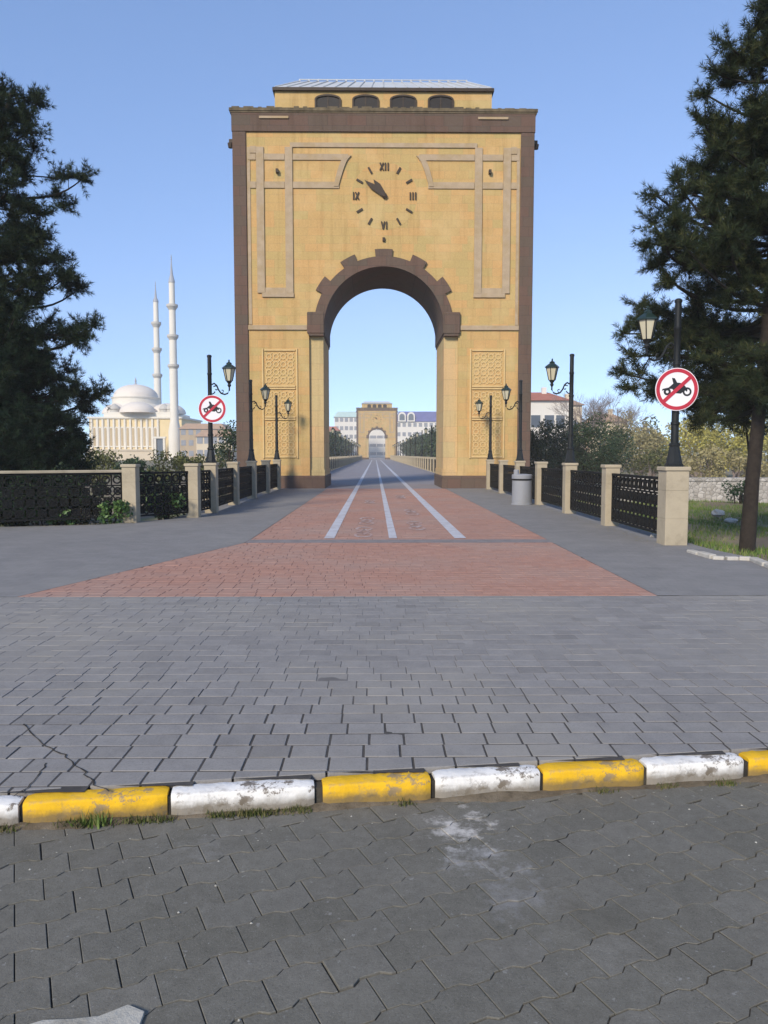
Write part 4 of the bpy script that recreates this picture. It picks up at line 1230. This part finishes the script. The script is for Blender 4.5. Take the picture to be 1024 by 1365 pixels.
def bare_tree(name, label, base, h, mat_twig, group=None, spread=.5, seed=1, depth=5):
    rd = random.Random(seed); root = empty(name, base); tag(root, label, 'tree', group)
    mb = MB(); tw = MB()
    def grow(p, d, L, r, k):
        q = p + d * L
        (mb if k > 2 else tw).tube([p, p.lerp(q, .5) + Vector((rd.gauss(0, L * .05), rd.gauss(0, L * .05), 0)), q], [r, r * .85, r * .7], 5 if k > 2 else 3)
        if k == 0: return
        for _ in range(3 if k > 1 else 4):
            nd = (d + Vector((rd.gauss(0, spread), rd.gauss(0, spread), rd.gauss(.12, spread * .5)))).normalized()
            grow(q if rd.random() < .6 else p.lerp(q, .7), nd, L * rd.uniform(.6, .85), r * .58, k - 1)
    grow(Vector((0, 0, -.2)), Vector((0, 0, 1)), h * .28, h * .018, depth)
    mb.build('trunk', M['bark_pale'], root)
    tw.build('crown', mat_twig, root)
    return root

# ------------------------------------------------------------------ the two big pines
Yl = 17.6
tips = [P(x_ - 18, y_, Yl + dy) for x_, y_, dy in ((18, 122, 0), (50, 150, .3), (56, 178, -.2), (30, 210, -.5), (126, 240, .1), (95, 238, .5), (72, 288, -.3), (45, 275, .6), (40, 320, -.8), (96, 348, .3), (70, 352, -.6), (124, 385, .2), (105, 370, -.4), (142, 436, 0), (118, 452, -.5), (95, 440, .6), (60, 455, -.9), (152, 522, .2), (120, 512, -.3), (126, 548, .4), (100, 560, -.5), (20, 400, -1.2), (10, 330, -1.1), (40, 420, -1.5), (5, 250, -.9), (5, 480, -1.6), (50, 380, -.9), (20, 180, .4), (0, 160, .2))]
c0 = P(-20, 600, Yl)
trunk = [(c0.x, Yl, -.2), (c0.x + .1, Yl, 2), (c0.x + .25, Yl, 5), (c0.x + .5, Yl, 8), (P(14, 118, Yl).x, Yl, P(14, 125, Yl).z)]
def profL(z): return 0.5 + 1.35 * min(1, max(0, (9.6 - z) / 5.5))
pine('pine_tree', 'tall dark pine on the left, its boughs reaching right over the railing', trunk, [.22, .20, .16, .10, .03], tips, profL, 62, M['needles'], 2.0, 9.3, clump=.44, twigs=15, needle=(.13, .0135), per=20, group='big dark pines', tuft=.095)
Yr = 11.6
tips = [P(x_ + (30 if y_ > 430 and x_ < 900 else 14), y_, Yr + dy) for x_, y_, dy in ((1008, 8, .1), (990, 60, .2), (958, 62, 0), (968, 85, .3), (945, 100, .1), (930, 128, .0), (925, 165, -.2), (936, 175, .3), (952, 200, -.4), (914, 228, .1), (900, 255, .2), (888, 242, -.2), (862, 262, 0), (858, 300, .2), (852, 325, -.1), (866, 352, .4), (880, 375, .1), (885, 300, -.5), (900, 330, -.7), (905, 400, .5), (870, 392, .6), (940, 260, -.9), (960, 320, -1.0), (940, 380, -1.0), (990, 240, -1.1), (1000, 150, -.8), (812, 440, 1.3), (818, 475, 1.5), (845, 470, 1.4), (808, 495, 1.2), (850, 510, 1.6), (880, 470, 1.2), (875, 540, 1.5), (905, 440, .9), (930, 470, 1.1), (950, 500, .9), (925, 520, 1.3), (960, 540, .7), (905, 545, 1.4), (1005, 480, -.6), (985, 500, -.5), (1015, 520, -.4), (965, 485, -.3), (1000, 420, -1.1), (960, 430, -.8), (975, 180, .5), (1010, 80, -.4))]
tr_px = [(995, 738), (1003, 640), (1013, 540), (1026, 400), (1040, 200), (1048, 0), (1052, -170)]
for t_ in tips:
    if t_.z < 3.9 and t_.x < 4.9 and t_.y < 12.9: t_.y = 12.9 + random.uniform(0, .6)
trunk = [tuple(P(x_, y_, Yr)) for x_, y_ in tr_px]; trunk[0] = (trunk[0][0], Yr, -.3)
def profR(z): return 0.35 + 1.5 * min(1, max(0, (8.6 - z) / 4.6))
pine('pine_tree', 'tall dark pine on the right whose trunk stands on the grass beside the kerb', trunk, [.122, .100, .095, .088, .07, .045, .02], tips, profR, 62, M['needles_olive'], 2.3, 8.4, clump=.33, twigs=15, needle=(.105, .0095), per=20, group='big dark pines', tuft=.07,
     keep=lambda q: not (q.z < 4.0 and q.y < 12.6 and q.x < 5.2))
# olive-tinted lower bough foliage of a smaller tree behind it
bush('olive_tree', 'small olive-green tree half hidden behind the right-hand pine trunk', 'tree', (P(1010, 600, 14).x, 14.0, -.3), (1.3, .9, .75), 22, 6000, .075, M['leaf_olive'], zc=2.75, stems=1)

# dense dark evergreen at left below the pine
cxn = P(28, 620, 16.9).x
pine('conifer_tree', 'dense dark conifer filling the corner below the left pine', [(cxn, 16.9, -.2), (cxn, 16.9, 1.5), (cxn + .05, 16.9, 3.0), (cxn + .1, 16.9, 4.05)], [.12, .10, .06, .02], [], lambda z: .22 + 1.15 * min(1, max(0, (4.0 - z) / 2.4)), 150, M['needles_dark'], .25, 3.9, clump=.36, twigs=13, needle=(.10, .013), per=16, group='shrubs behind the left railing', tuft=.09)
bush('evergreen_shrub', 'smaller dark evergreen shrub at the right foot of the dense conifer', 'shrub', (P(92, 620, 17.4).x, 17.4, -.1), (.62, .6, 1.15), 22, 11000, .07, M['evergreen'], zc=1.1, group='shrubs behind the left railing', lr=(.3, .5))
for (px, Y, rx, rz_, n, mt, lab, nm) in (
    (-30, 15.6, 1.2, .85, 3200, 'evergreen', 'dark leafy bush behind the long railing at the left frame edge', 'leafy_bush'),
    (75, 16.2, 1.0, .80, 2600, 'evergreen', 'dark leafy bush behind the long railing below the dense conifer', 'leafy_bush')):
    bush(nm, lab, 'bush', (P(px, 640, Y).x, Y, -.2), (rx, .5, rz_), 18, n * 2, .075, M[mt], group='shrubs behind the left railing', zc=rz_ * .75)
for px, Y, rx, n, lab in ((-110, 15.0, .9, 2200, 'dark bush behind the long railing just outside the frame'), (20, 15.75, .9, 2600, 'dark bush pressed against the long railing at the left frame edge'), (105, 16.1, .8, 2200, 'dark bush behind the right end of the long railing'), (215, 17.3, .8, 1800, 'dark bush behind the panel between the first two left posts')):
    bush('leafy_bush', lab, 'bush', (P(px, 640, Y).x, Y, -.2), (rx, .45, .62), 18, n * 2, .075, M['evergreen'], group='shrubs behind the left railing', zc=.62)
for (px, py, Y, rx, rz_, n, lab) in ((150, 680, 15.15, .42, .38, 520, 'bright green ivy spilling through the railing beside the first left post'),
                                     (222, 678, 16.25, .48, .40, 560, 'bright green ivy filling the panel between the first two left posts'),
                                     (60, 690, 14.95, .9, .26, 500, 'sparse green ivy creeping along the foot of the long left railing')):
    x_ = P(px, py, Y).x
    bush('ivy', lab, 'ivy', (x_, Y, -.02), (rx, .20, rz_), 10, n, .085, M['leaf_green'], group='ivy on the left railing', zc=rz_ * .7, stems=3)

# shrubs in the left middle distance
for i, (px, py, Y, rx, rz_, mt, lab) in enumerate((
    (130, 600, 34, 1.3, 1.0, 'leaf_olive', 'pale olive shrub before the left end of the mosque'),
    (178, 606, 30, .9, .85, 'leaf_dark', 'round dark shrub in front of the mosque centre, above the first post'),
    (215, 608, 36, 1.5, .9, 'leaf_olive', 'low olive shrub in front of the mosque gate'),
    (255, 603, 38, 1.4, 1.0, 'leaf_olive', 'olive green shrub left of the smaller sign pole'),
    (303, 575, 33.5, 1.05, 1.75, 'leaf_dark', 'tall dark shrub squeezed between the smaller sign and the tower'),
    (283, 592, 45, 1.6, 1.2, 'leaf_olive', 'olive shrub behind the smaller sign pole'))):
    zt_ = P(px, py - 0, Y).z
    bush('shrub', lab, 'shrub', (P(px, 620, Y).x, Y, -.35), (rx, rx * .8, rz_), 16, 1700, .12 if Y < 34 else .15, M[mt], group='shrubs in front of the mosque', zc=max(.7, rz_ + .1))

# ------------------------------------------------------------------ right bank: grass, rocks, retaining wall, bushes
V, Fc, Tn = [], [], []
for _ in range(60000):
    y_ = 9.4 + 17.5 * random.random() ** 1.3; u = random.random() ** .8 * 9 + .12
    x_ = right_edge(y_) + u
    if math.sin(1.7 * x_ + .9 * y_) + math.sin(.8 * x_ - 1.9 * y_) + random.gauss(0, .6) < -.6: continue
    z_ = bank_z(u) + 0.06 * math.sin(1.3 * x_ + 0.7 * y_) * min(1, u)
    a_ = random.uniform(0, 6.28); h_ = random.uniform(.03, .11); w_ = .010; la = random.uniform(0, 6.28); le = h_ * random.uniform(0, .8); k = len(V)
    V += [(x_ - w_ * math.cos(a_), y_ - w_ * math.sin(a_), z_ - .01), (x_ + w_ * math.cos(a_), y_ + w_ * math.sin(a_), z_ - .01), (x_ + le * math.cos(la), y_ + le * math.sin(la), z_ + h_)]
    Fc.append((k, k + 1, k + 2)); Tn.append(random.random())
tag(link_mesh('grass', arrays_mesh('grass', V, Fc, Tn), M['grass']), 'short patchy grass on the bank right of the railing', 'grass', kind='stuff')
def rock(base, s, lab, grp, seed):
    rd = random.Random(seed); mb = MB(); nu, nv_ = 9, 5
    for j in range(nv_ + 1):
        th_ = math.pi * j / nv_
        for i in range(nu):
            a_ = 2 * math.pi * i / nu; k_ = 1 + rd.gauss(0, .14)
            mb.v.append((s[0] * k_ * math.sin(th_) * math.cos(a_), s[1] * k_ * math.sin(th_) * math.sin(a_), s[2] * k_ * math.cos(th_)))
    for j in range(nv_):
        for i in range(nu):
            k2 = (i + 1) % nu; mb.f.append([j * nu + i, (j + 1) * nu + i, (j + 1) * nu + k2, j * nu + k2])
    o = mb.build('rock', M['rock'], None, base, rd.uniform(0, 3)); tag(o, lab, 'rock', grp)
for i, (px, py, s, lab) in enumerate(((957, 684, (.20, .16, .09), 'pale rock on the grass right of the widest stone pillar'), (975, 694, (.22, .12, .06), 'flat pale rock on the grass just left of the pine trunk'),
    (872, 716, (.07, .06, .04), 'small white stone at the foot of the railing left of the widest pillar'))):
    g = G(px, py, -.12 if i < 2 else 0.0); rock((g.x, g.y, (-.12 if i < 2 else .02)), s, lab, 'rocks on the right bank', 40 + i)
# rough kerb at the edge of the right bank
kp = [(920, 733), (934, 737), (950, 742), (968, 743), (985, 743), (1004, 744), (1024, 752), (1050, 762)]
for i, (a_, b_) in enumerate(zip(kp, kp[1:])):
    A_, B_ = G(*a_, .03), G(*b_, .03); mb = MB(); L = (B_ - A_).length - .02
    rd = random.Random(i + 7)
    w = rd.uniform(.09, .13); h_ = rd.uniform(.035, .055)
    mb.box(0, L, -w / 2, w / 2, -.05, h_, .012)
    o = mb.build('edging_stone', M['rock'], None, (A_.x, A_.y, 0), math.atan2(B_.y - A_.y, B_.x - A_.x) + rd.gauss(0, .05))
    tag(o, 'rough pale edging stone between the path and the right bank', 'edging stone', 'edging stones along the right bank')
Yw = 27.0
wl = MB(); wl.box(0, 34, 0, .45, -.6, P(960, 641, Yw).z); wl.box(-.02, 34.02, -.04, .49, P(960, 641, Yw).z + .001, P(960, 637, Yw).z)
tag(wl.build('retaining_wall', M['wallstone'], None, (P(815, 650, Yw).x, Yw, 0)), 'low pale stone retaining wall across the grass on the right', 'wall')
bush('small_shrub', 'small dark shrub against the stone retaining wall left of the pine trunk', 'shrub', (P(985, 660, 25.5).x, 25.5, -.4), (.55, .4, .55), 10, 700, .10, M['leaf_dark'])

for i, (px, Y, ytop, rx, mt, lab, n, size) in enumerate((
    (716, 36, 550, 1.2, 'leaf_dark', 'dark round tree touching the right edge of the tower', 8000, .11),
    (750, 41, 553, 1.75, 'leaf_dark', 'dark round tree behind the second right-hand lamp', 11000, .12),
    (790, 38, 553, 1.95, 'leaf_dark', 'widest dark round tree, right of the second right-hand lamp', 13000, .12))):
    zt_ = P(px, ytop, Y).z
    bush('round_tree', lab, 'tree', (P(px, 620, Y).x, Y, -.35), (rx, rx, (zt_ + .5) / 2), 24, n, size, M[mt], group='dark round trees right of the tower', zc=(zt_ + .35) * .52)
for i, (px, Y, ytop, rx, mt, lab, n, size) in enumerate((
    (850, 52, 562, 2.6, 'leaf_tan', 'tan willow thicket left of the larger sign pole', 3800, .20),
    (868, 47, 590, 1.7, 'leaf_olive', 'olive shrub low behind the larger sign pole', 1600, .17),
    (925, 60, 548, 3.2, 'leaf_yellow', 'yellow-green willow right of the larger sign pole', 4200, .22),
    (985, 56, 545, 2.8, 'leaf_yellow', 'brightest yellow willow left of the right-hand pine trunk', 4200, .22),
    (1045, 58, 540, 3.2, 'leaf_yellow', 'yellow willow behind the right-hand pine trunk', 3200, .22),
    (950, 45, 588, 1.9, 'leaf_tan', 'brownish twiggy shrub above the retaining wall', 2600, .17),
    (1005, 44, 598, 1.6, 'leaf_tan', 'brown twiggy shrub above the retaining wall beside the pine trunk', 1800, .17),
    (900, 48, 604, 1.8, 'leaf_tan', 'low brown shrub above the retaining wall beside the widest pillar', 1500, .17),
    (828, 75, 540, 3.0, 'leaf_tan', 'pale tan tree above the low houses on the right', 2600, .26))):
    zt_ = P(px, ytop, Y).z
    bush('willow_shrub', lab, 'shrub', (P(px, 620, Y).x, Y, -.4), (rx, rx * .8, (zt_ + .4) / 2), 26, n, size, M[mt], group='willow shrubs beyond the right bank', zc=(zt_ + .4) * .5, stem=M['bark_pale'], stems=9)
for i, (px, Y, ytop, lab) in enumerate(((778, 70, 488, 'bare pinkish tree standing over the dark round trees'), (806, 76, 500, 'bare pale tree between the dark round trees and the lantern'), (840, 88, 520, 'bare tree left of the larger sign, above the tan thicket'))):
    bare_tree('bare_tree', lab, (P(px, 620, Y).x, Y, -.4), P(px, ytop, Y).z / 1.02, M['leaf_pink'], 'bare trees on the right', .42, 20 + i, 7)
for i in range(7):     # dark wood closing the view at the far right
    px = 870 + i * 32; Y = 100 + 9 * (i % 3)
    bush('background_tree', 'distant mixed tree behind the yellow willows on the right', 'tree', (P(px, 620, Y).x, Y, -.4), (4.2, 3.5, 3.2 + .5 * (i % 3)), 18, 1500, .42, M[('leaf_olive', 'leaf_tan', 'leaf_dark')[i % 3]], group='distant trees behind the willows')

# ------------------------------------------------------------------ houses on the right
def gable_house(name, lab, x0, x1, Y, dep, z_eave, z_ridge, wall, roof, wins, grp='houses beyond the trees on the right'):
    root = empty(name, ((x0 + x1) / 2, Y, -.4)); tag(root, lab, 'house', grp)
    w = (x1 - x0) / 2; ze_, zr = z_eave + .4, z_ridge + .4
    mb = MB(); mb.box(-w, w, 0, dep, 0, ze_); mb.build('wall', wall, root)
    mb = MB(); e_ = .35
    mb.v = [(-w - e_, -e_, ze_ + .01), (w + e_, -e_, ze_ + .01), (w + e_, dep + e_, ze_ + .01), (-w - e_, dep + e_, ze_ + .01), (-w * .5, dep / 2, zr), (w * .5, dep / 2, zr)]
    mb.f = [[0, 1, 5, 4], [1, 2, 5], [2, 3, 4, 5], [3, 0, 4], [3, 2, 1, 0]]
    rf_ = mb.build('roof', roof, root)
    mb = MB(); mb.box(w * .2, w * .2 + .5, dep * .4, dep * .4 + .5, ze_ + .2, zr + .5); mb.build('chimney', wall, rf_)
    for (u, v, ww, hh) in wins:
        xx = -w + 2 * w * u; zz = ze_ * v
        mb = MB(); mb.box(xx - ww / 2 - .1, xx + ww / 2 + .1, -.04, 0, zz - .1, zz + hh + .1); fr = mb.build('window', M['house_white'], root)
        mb = MB(); mb.box(xx - ww / 2, xx + ww / 2, -.06, -.041, zz, zz + hh); mb.build('pane', M['pane'], fr)
    return root
Yh = 82
gable_house('house', 'white house with a red roof beside the right edge of the tower', P(690, 600, Yh).x, P(757, 600, Yh).x, Yh, 8, P(700, 534, Yh).z, P(700, 519, Yh).z, M['house_white'], M['roof_red'], [(.35, .62, 1.0, 1.3), (.62, .62, 1.0, 1.3), (.84, .62, .9, 1.3), (.35, .25, 1.0, 1.3), (.7, .25, 1.0, 1.3)])
gable_house('house', 'pale house with an orange roof behind the bare trees', P(738, 600, 95).x, P(775, 600, 95).x, 95, 7, P(750, 540, 95).z, P(750, 528, 95).z, M['house_cream'], M['roof_orange'], [(.3, .6, 1.0, 1.2), (.7, .6, 1.0, 1.2)])
gable_house('house', 'low cream house with an orange roof among the tan thicket', P(796, 600, 92).x, P(836, 600, 92).x, 92, 7, P(810, 562, 92).z, P(810, 549, 92).z, M['house_cream'], M['roof_orange'], [(.25, .45, 1.0, 1.1), (.6, .45, 1.0, 1.1)])

# ------------------------------------------------------------------ mosque and minarets
Ym = 236.0
mq = lambda px, py: P(px, py, Ym)
mx = lambda px: mq(px, 600).x; mz = lambda py: mq(200, py).z
X0 = mx(183)
mos = empty('mosque', (X0, Ym, -.4)); tag(mos, 'white domed mosque with cream arcaded walls in the left distance', 'mosque')
L_ = lambda px: mx(px) - X0
Z_ = lambda py: mz(py) + .4
mb = MB(); mb.box(L_(120), L_(243), 0, 26, 0, Z_(558)); mb.build('wall', M['mosque_cream'], mos)
mb = MB(); mb.box(L_(118), L_(245), -.5, 26.5, Z_(558) + .01, Z_(555.5)); mb.box(L_(138), L_(228), 1, 25, Z_(555.5) + .01, Z_(549)); mb.build('cornice', M['mosque'], mos)
for i in range(12):
    xa = L_(127) + (L_(208) - L_(127)) * i / 11.0
    w = .62; za, zm = Z_(596), Z_(572)
    mb = MB(); mb.prism([(xa - w, za), (xa + w, za)] + [(xa + w * math.cos(t), zm + w * 1.2 * math.sin(t)) for t in np.linspace(0, math.pi, 9)], -.25, -.01)
    fr = mb.build('window', M['mosque'], mos)
    w *= .55
    mb = MB(); mb.prism([(xa - w, za + .4), (xa + w, za + .4)] + [(xa + w * math.cos(t), zm + w * 1.2 * math.sin(t)) for t in np.linspace(0, math.pi, 9)], -.32, -.251); mb.build('pane', M['mosque_pane'], fr)
for i in range(13):
    xa = L_(123.5) + (L_(211.5) - L_(123.5)) * i / 12.0
    mb = MB(); mb.box(xa - .28, xa + .28, -.42, -.005, 0, Z_(559)); mb.build('pilaster', M['mosque'], mos)
mb = MB(); mb.box(L_(122), L_(209), -4, -.6, 0, Z_(601)); mb.box(L_(121), L_(210), -4.3, -.5, Z_(601) + .01, Z_(599)); mb.build('portico', M['house_cream'], mos)
yc = 13.0; xd = P(183, 600, Ym + 13.0).x - X0; kq = (Ym + yc) / Ym
lat = lambda r, py: (r, (P(200, py, Ym + yc).z + .4))
mpx = (Ym + yc) / 1025
mb = MB(); mb.lathe([lat(35 * mpx, 549), lat(35 * mpx, 544), lat(33 * mpx, 541), lat(30 * mpx, 539), lat(30 * mpx, 532.5), lat(31 * mpx, 532), lat(31.5 * mpx, 530.5), lat(28.5 * mpx, 530)], 32, xd, yc); mb.build('drum', M['mosque'], mos, smooth=True)
prof = [lat(28.5 * mpx * math.cos(t), 530 - 17.5 * math.sin(t)) for t in np.linspace(0, math.pi / 2 - .02, 12)]
mb = MB(); mb.lathe(prof, 32, xd, yc); dm = mb.build('dome', M['mosque_dome'], mos, smooth=True)
mb = MB(); mb.lathe([lat(.5, 513), lat(.25, 510), lat(.35, 508), lat(.04, 503)], 8, xd, yc); mb.build('finial', M['lead'], dm)
for s_, yy in ((-1, 8), (1, 8), (0, 1.5)):
    r0 = 5.4; xx = s_ * 7.6
    mb = MB(); mb.lathe([(r0 * math.cos(t), Z_(550) + r0 * .62 * math.sin(t)) for t in np.linspace(0, math.pi / 2 - .02, 9)], 24, xx, yy); mb.build('half_dome', M['mosque_dome'], mos, smooth=True)
for xx in (L_(150), L_(217), L_(226)):
    mb = MB(); mb.lathe([(1.5, Z_(556)), (1.5, Z_(545)), (1.75, Z_(544.8)), (1.7, Z_(543.6)), (1.3, Z_(540.5)), (.6, Z_(538.5)), (.05, Z_(537))], 16, xx, 3); mb.build('turret', M['mosque_stone'], mos, smooth=True)
mb = MB()
for pa, pb in ((212.5, 215), (224, 226.5)): mb.box(L_(pa), L_(pb), -5.4, -4.5, 0, Z_(585))
mb.box(L_(211.5), L_(227.5), -5.5, -4.4, Z_(585) + .01, Z_(582.5)); pt = mb.build('portal', M['mosque'], mos)
mb = MB(); mb.box(L_(215.2), L_(223.8), -4.9, -4.6, 0, Z_(585)); mb.build('door', M['pane'], pt)
def minaret(lab, px, Y, ys, dia):
    m_ = Y / 1025
    zz = lambda py: P(px, py, Y).z + .4
    root = empty('minaret', (P(px, 600, Y).x, Y, -.4)); tag(root, lab, 'minaret', 'minarets of the mosque')
    r = dia * m_ / 2; b = ys['balc']
    prof = [(r * 1.6, 0), (r * 1.6, zz(ys['base'])), (r * 1.08, zz(ys['base'] - 14))]
    prof += [(r * 1.05, zz(b[2])), (r * .96, zz(b[2] - 4)), (r * .93, zz(b[1])), (r * .86, zz(b[1] - 4)), (r * .84, zz(b[0])), (r * .76, zz(b[0] - 4)), (r * .74, zz(ys['top']))]
    mb = MB(); mb.lathe(prof, 20); mb.build('shaft', M['mosque'], root, smooth=True)
    for y_ in b:
        mb = MB(); mb.lathe([(r * .95, zz(y_ + 5)), (r * 1.15, zz(y_ + 3)), (r * 1.42, zz(y_ + 1)), (r * 1.46, zz(y_ + .9)), (r * 1.46, zz(y_ - 2)), (r * 1.36, zz(y_ - 2)), (r * 1.36, zz(y_ + .2)), (r * .7, zz(y_ + .2))], 20)
        mb.build('balcony', M['mosque_stone'], root)
    mb = MB(); mb.lathe([(r * .86, zz(ys['top']) + .02), (r * .80, zz(ys['top'] - 2)), (r * .36, zz((ys['top'] + ys['tip']) / 2 + 4)), (.10, zz(ys['tip']))], 20); sp_ = mb.build('spire', M['lead'], root)
    mb = MB(); mb.lathe([(.09, zz(ys['tip'])), (.25, zz(ys['tip'] - 1.5)), (.06, zz(ys['tip'] - 3)), (.16, zz(ys['tip'] - 4)), (.03, zz(ys['tip'] - 8))], 8); mb.build('finial', M['lead'], sp_)
minaret('nearer and taller looking white minaret with three balconies, right of the dome', 233.5, 231, dict(base=575, balc=[408, 448.5, 488], top=377, tip=347), 10.2)
minaret('farther and shorter looking white minaret rising behind the dome', 212, 268, dict(base=575, balc=[431.5, 466, 500.5], top=403, tip=382), 8.8)
# buildings between the mosque and the tower
def block(name, lab, px0, px1, ytop, Y, dep, wall, roofm, rows, cols, grp='far buildings', roof_h=1.6, ww=1.3, wh=1.5):
    x0, x1 = P(px0, 600, Y).x, P(px1, 600, Y).x; ze_ = P(500, ytop, Y).z + .4
    root = empty(name, ((x0 + x1) / 2, Y, -.4)); tag(root, lab, 'building', grp)
    w = (x1 - x0) / 2
    mb = MB(); mb.box(-w, w, 0, dep, 0, ze_); mb.build('wall', wall, root)
    mb = MB(); mb.v = [(-w - .4, -.4, ze_ + .01), (w + .4, -.4, ze_ + .01), (w + .4, dep + .4, ze_ + .01), (-w - .4, dep + .4, ze_ + .01), (-w + 1.2, 2, ze_ + roof_h), (w - 1.2, 2, ze_ + roof_h), (w - 1.2, dep - 2, ze_ + roof_h), (-w + 1.2, dep - 2, ze_ + roof_h)]
    mb.f = [[0, 1, 5, 4], [1, 2, 6, 5], [2, 3, 7, 6], [3, 0, 4, 7], [4, 5, 6, 7], [3, 2, 1, 0]]; mb.build('roof', roofm, root)
    for i in range(rows):
        for j in range(cols):
            xx = -w + 2 * w * (j + .5) / cols; zz = ze_ * (i + .45) / rows
            mb = MB(); mb.box(xx - ww / 2, xx + ww / 2, -.06, -.002, zz, zz + wh); mb.build('window', M['far_pane'], root)
    return root
block('apartment_building', 'brown building between the minaret and the smaller sign', 240, 300, 572, 215, 12, M['house_brown'], M['roof_orange'], 3, 6)
block('apartment_building', 'cream block low behind the smaller sign', 262, 310, 582, 180, 12, M['house_cream'], M['roof_orange'], 2, 5)
# seen through the gate
block('apartment_building', 'white block with a pale green roof left of the far tower', 446, 478, 556, 300, 14, M['house_white'], M['roof_green'], 5, 5, roof_h=2.2)
block('apartment_building', 'white block in line with the far arch opening', 484, 520, 556, 330, 14, M['house_white'], M['roof_green'], 5, 4, ww=2.6, wh=1.2)
bd = block('apartment_building', 'pale block with arched dormers and a blue roof right of the far tower', 528, 600, 562, 300, 14, M['house_white'], M['roof_blue'], 4, 10, roof_h=4.0)
for px in (536, 548):
    xx = P(px, 600, 299).x - bd.location.x; zz = P(500, 562, 300).z + .4
    mb = MB(); w = 1.5; mb.prism([(xx - w, zz + .02), (xx + w, zz + .02)] + [(xx + w * math.cos(t), zz + 2.2 + w * math.sin(t)) for t in np.linspace(0, math.pi, 9)], -.7, 3); dmr = mb.build('dormer', M['house_white'], bd)
    mb = MB(); w = 1.0; mb.prism([(xx - w, zz + .5), (xx + w, zz + .5)] + [(xx + w * math.cos(t), zz + 2.0 + w * math.sin(t)) for t in np.linspace(0, math.pi, 9)], -.8, -.701); mb.build('pane', M['pane'], dmr)
block('apartment_building', 'small reddish house beyond the left-hand row of trees', 430, 452, 574, 285, 10, M['house_brown'], M['roof_red'], 3, 4)

# rows of dark trees beside the bridge beyond the gate: a few built, the rest copied
protos = [bush('avenue_tree', 'x', 'tree', (0, 0, -.4), (2.5, 2.6, 2.7), 22, 2600, .34, M['leaf_dark'], zc=3.2) for _ in range(3)]
cnt = 0
for s_, xo, y0, ht in ((-1, -8.9, 100, 1.12), (1, 8.9, 88, 1.0)):
    for i in range(20):
        Y = y0 + i * 6.2
        o = protos[cnt] if cnt < 3 else copy_tree(protos[cnt % 3])
        cnt += 1
        o.location = (xo + random.gauss(0, .3), Y, -.4); o.rotation_euler = (0, 0, random.uniform(0, 6.28)); k = ht * random.uniform(.86, 1.08); o.scale = (k, k, k)
        sd_ = 'left' if s_ < 0 else 'right'
        tag(o, 'dark green tree in the row %s of the deck beyond the gate' % sd_, 'tree', 'row of trees %s of the deck' % sd_)

pts = []
for _ in range(700):
    if random.random() < .5: y_ = random.uniform(11.2, 30); x_ = XR - .10 - abs(random.gauss(0, .16))
    else:
        y_ = random.uniform(16.8, 30); x_ = XL + .10 + abs(random.gauss(0, .16))
    pts.append((x_, y_, .006))
d_ = (Vector((-8.53, 13.73)) - Vector((-5.22, 15.40)))
for _ in range(500):
    t = random.uniform(-.05, 1.9); q = Vector((-5.22, 15.40)) + d_ * t
    pts.append((q.x + random.gauss(0, .1), q.y - .08 - abs(random.gauss(0, .14)), .006))
V, Fc, Tn = leaf_quads(np.array(pts), .05); V[:, 2] = .004 + np.abs(V[:, 2] - .006) * .35
tag(link_mesh('leaf_litter', arrays_mesh('leaf_litter', V, Fc, Tn), M['leaf_tan']), 'dry fallen leaves along the foot of the railings', 'fallen leaves', kind='stuff')

# ------------------------------------------------------------------ thin haze
mb = MB(); mb.box(-330, 330, -30, 420, -2.0, 72)
hz = bpy.data.materials.new('haze'); hz.use_nodes = True
nt = hz.node_tree; nt.nodes.remove(nt.nodes['Principled BSDF'])
pv = nt.nodes.new('ShaderNodeVolumePrincipled')
pv.inputs['Color'].default_value = (1.0, 0.98, 0.95, 1); pv.inputs['Density'].default_value = 0.00075; pv.inputs['Anisotropy'].default_value = -0.35
nt.links.new(pv.outputs[0], nt.nodes['Material Output'].inputs['Volume'])
tag(mb.build('haze', hz), 'thin pale haze over the distance', 'haze', kind='stuff')
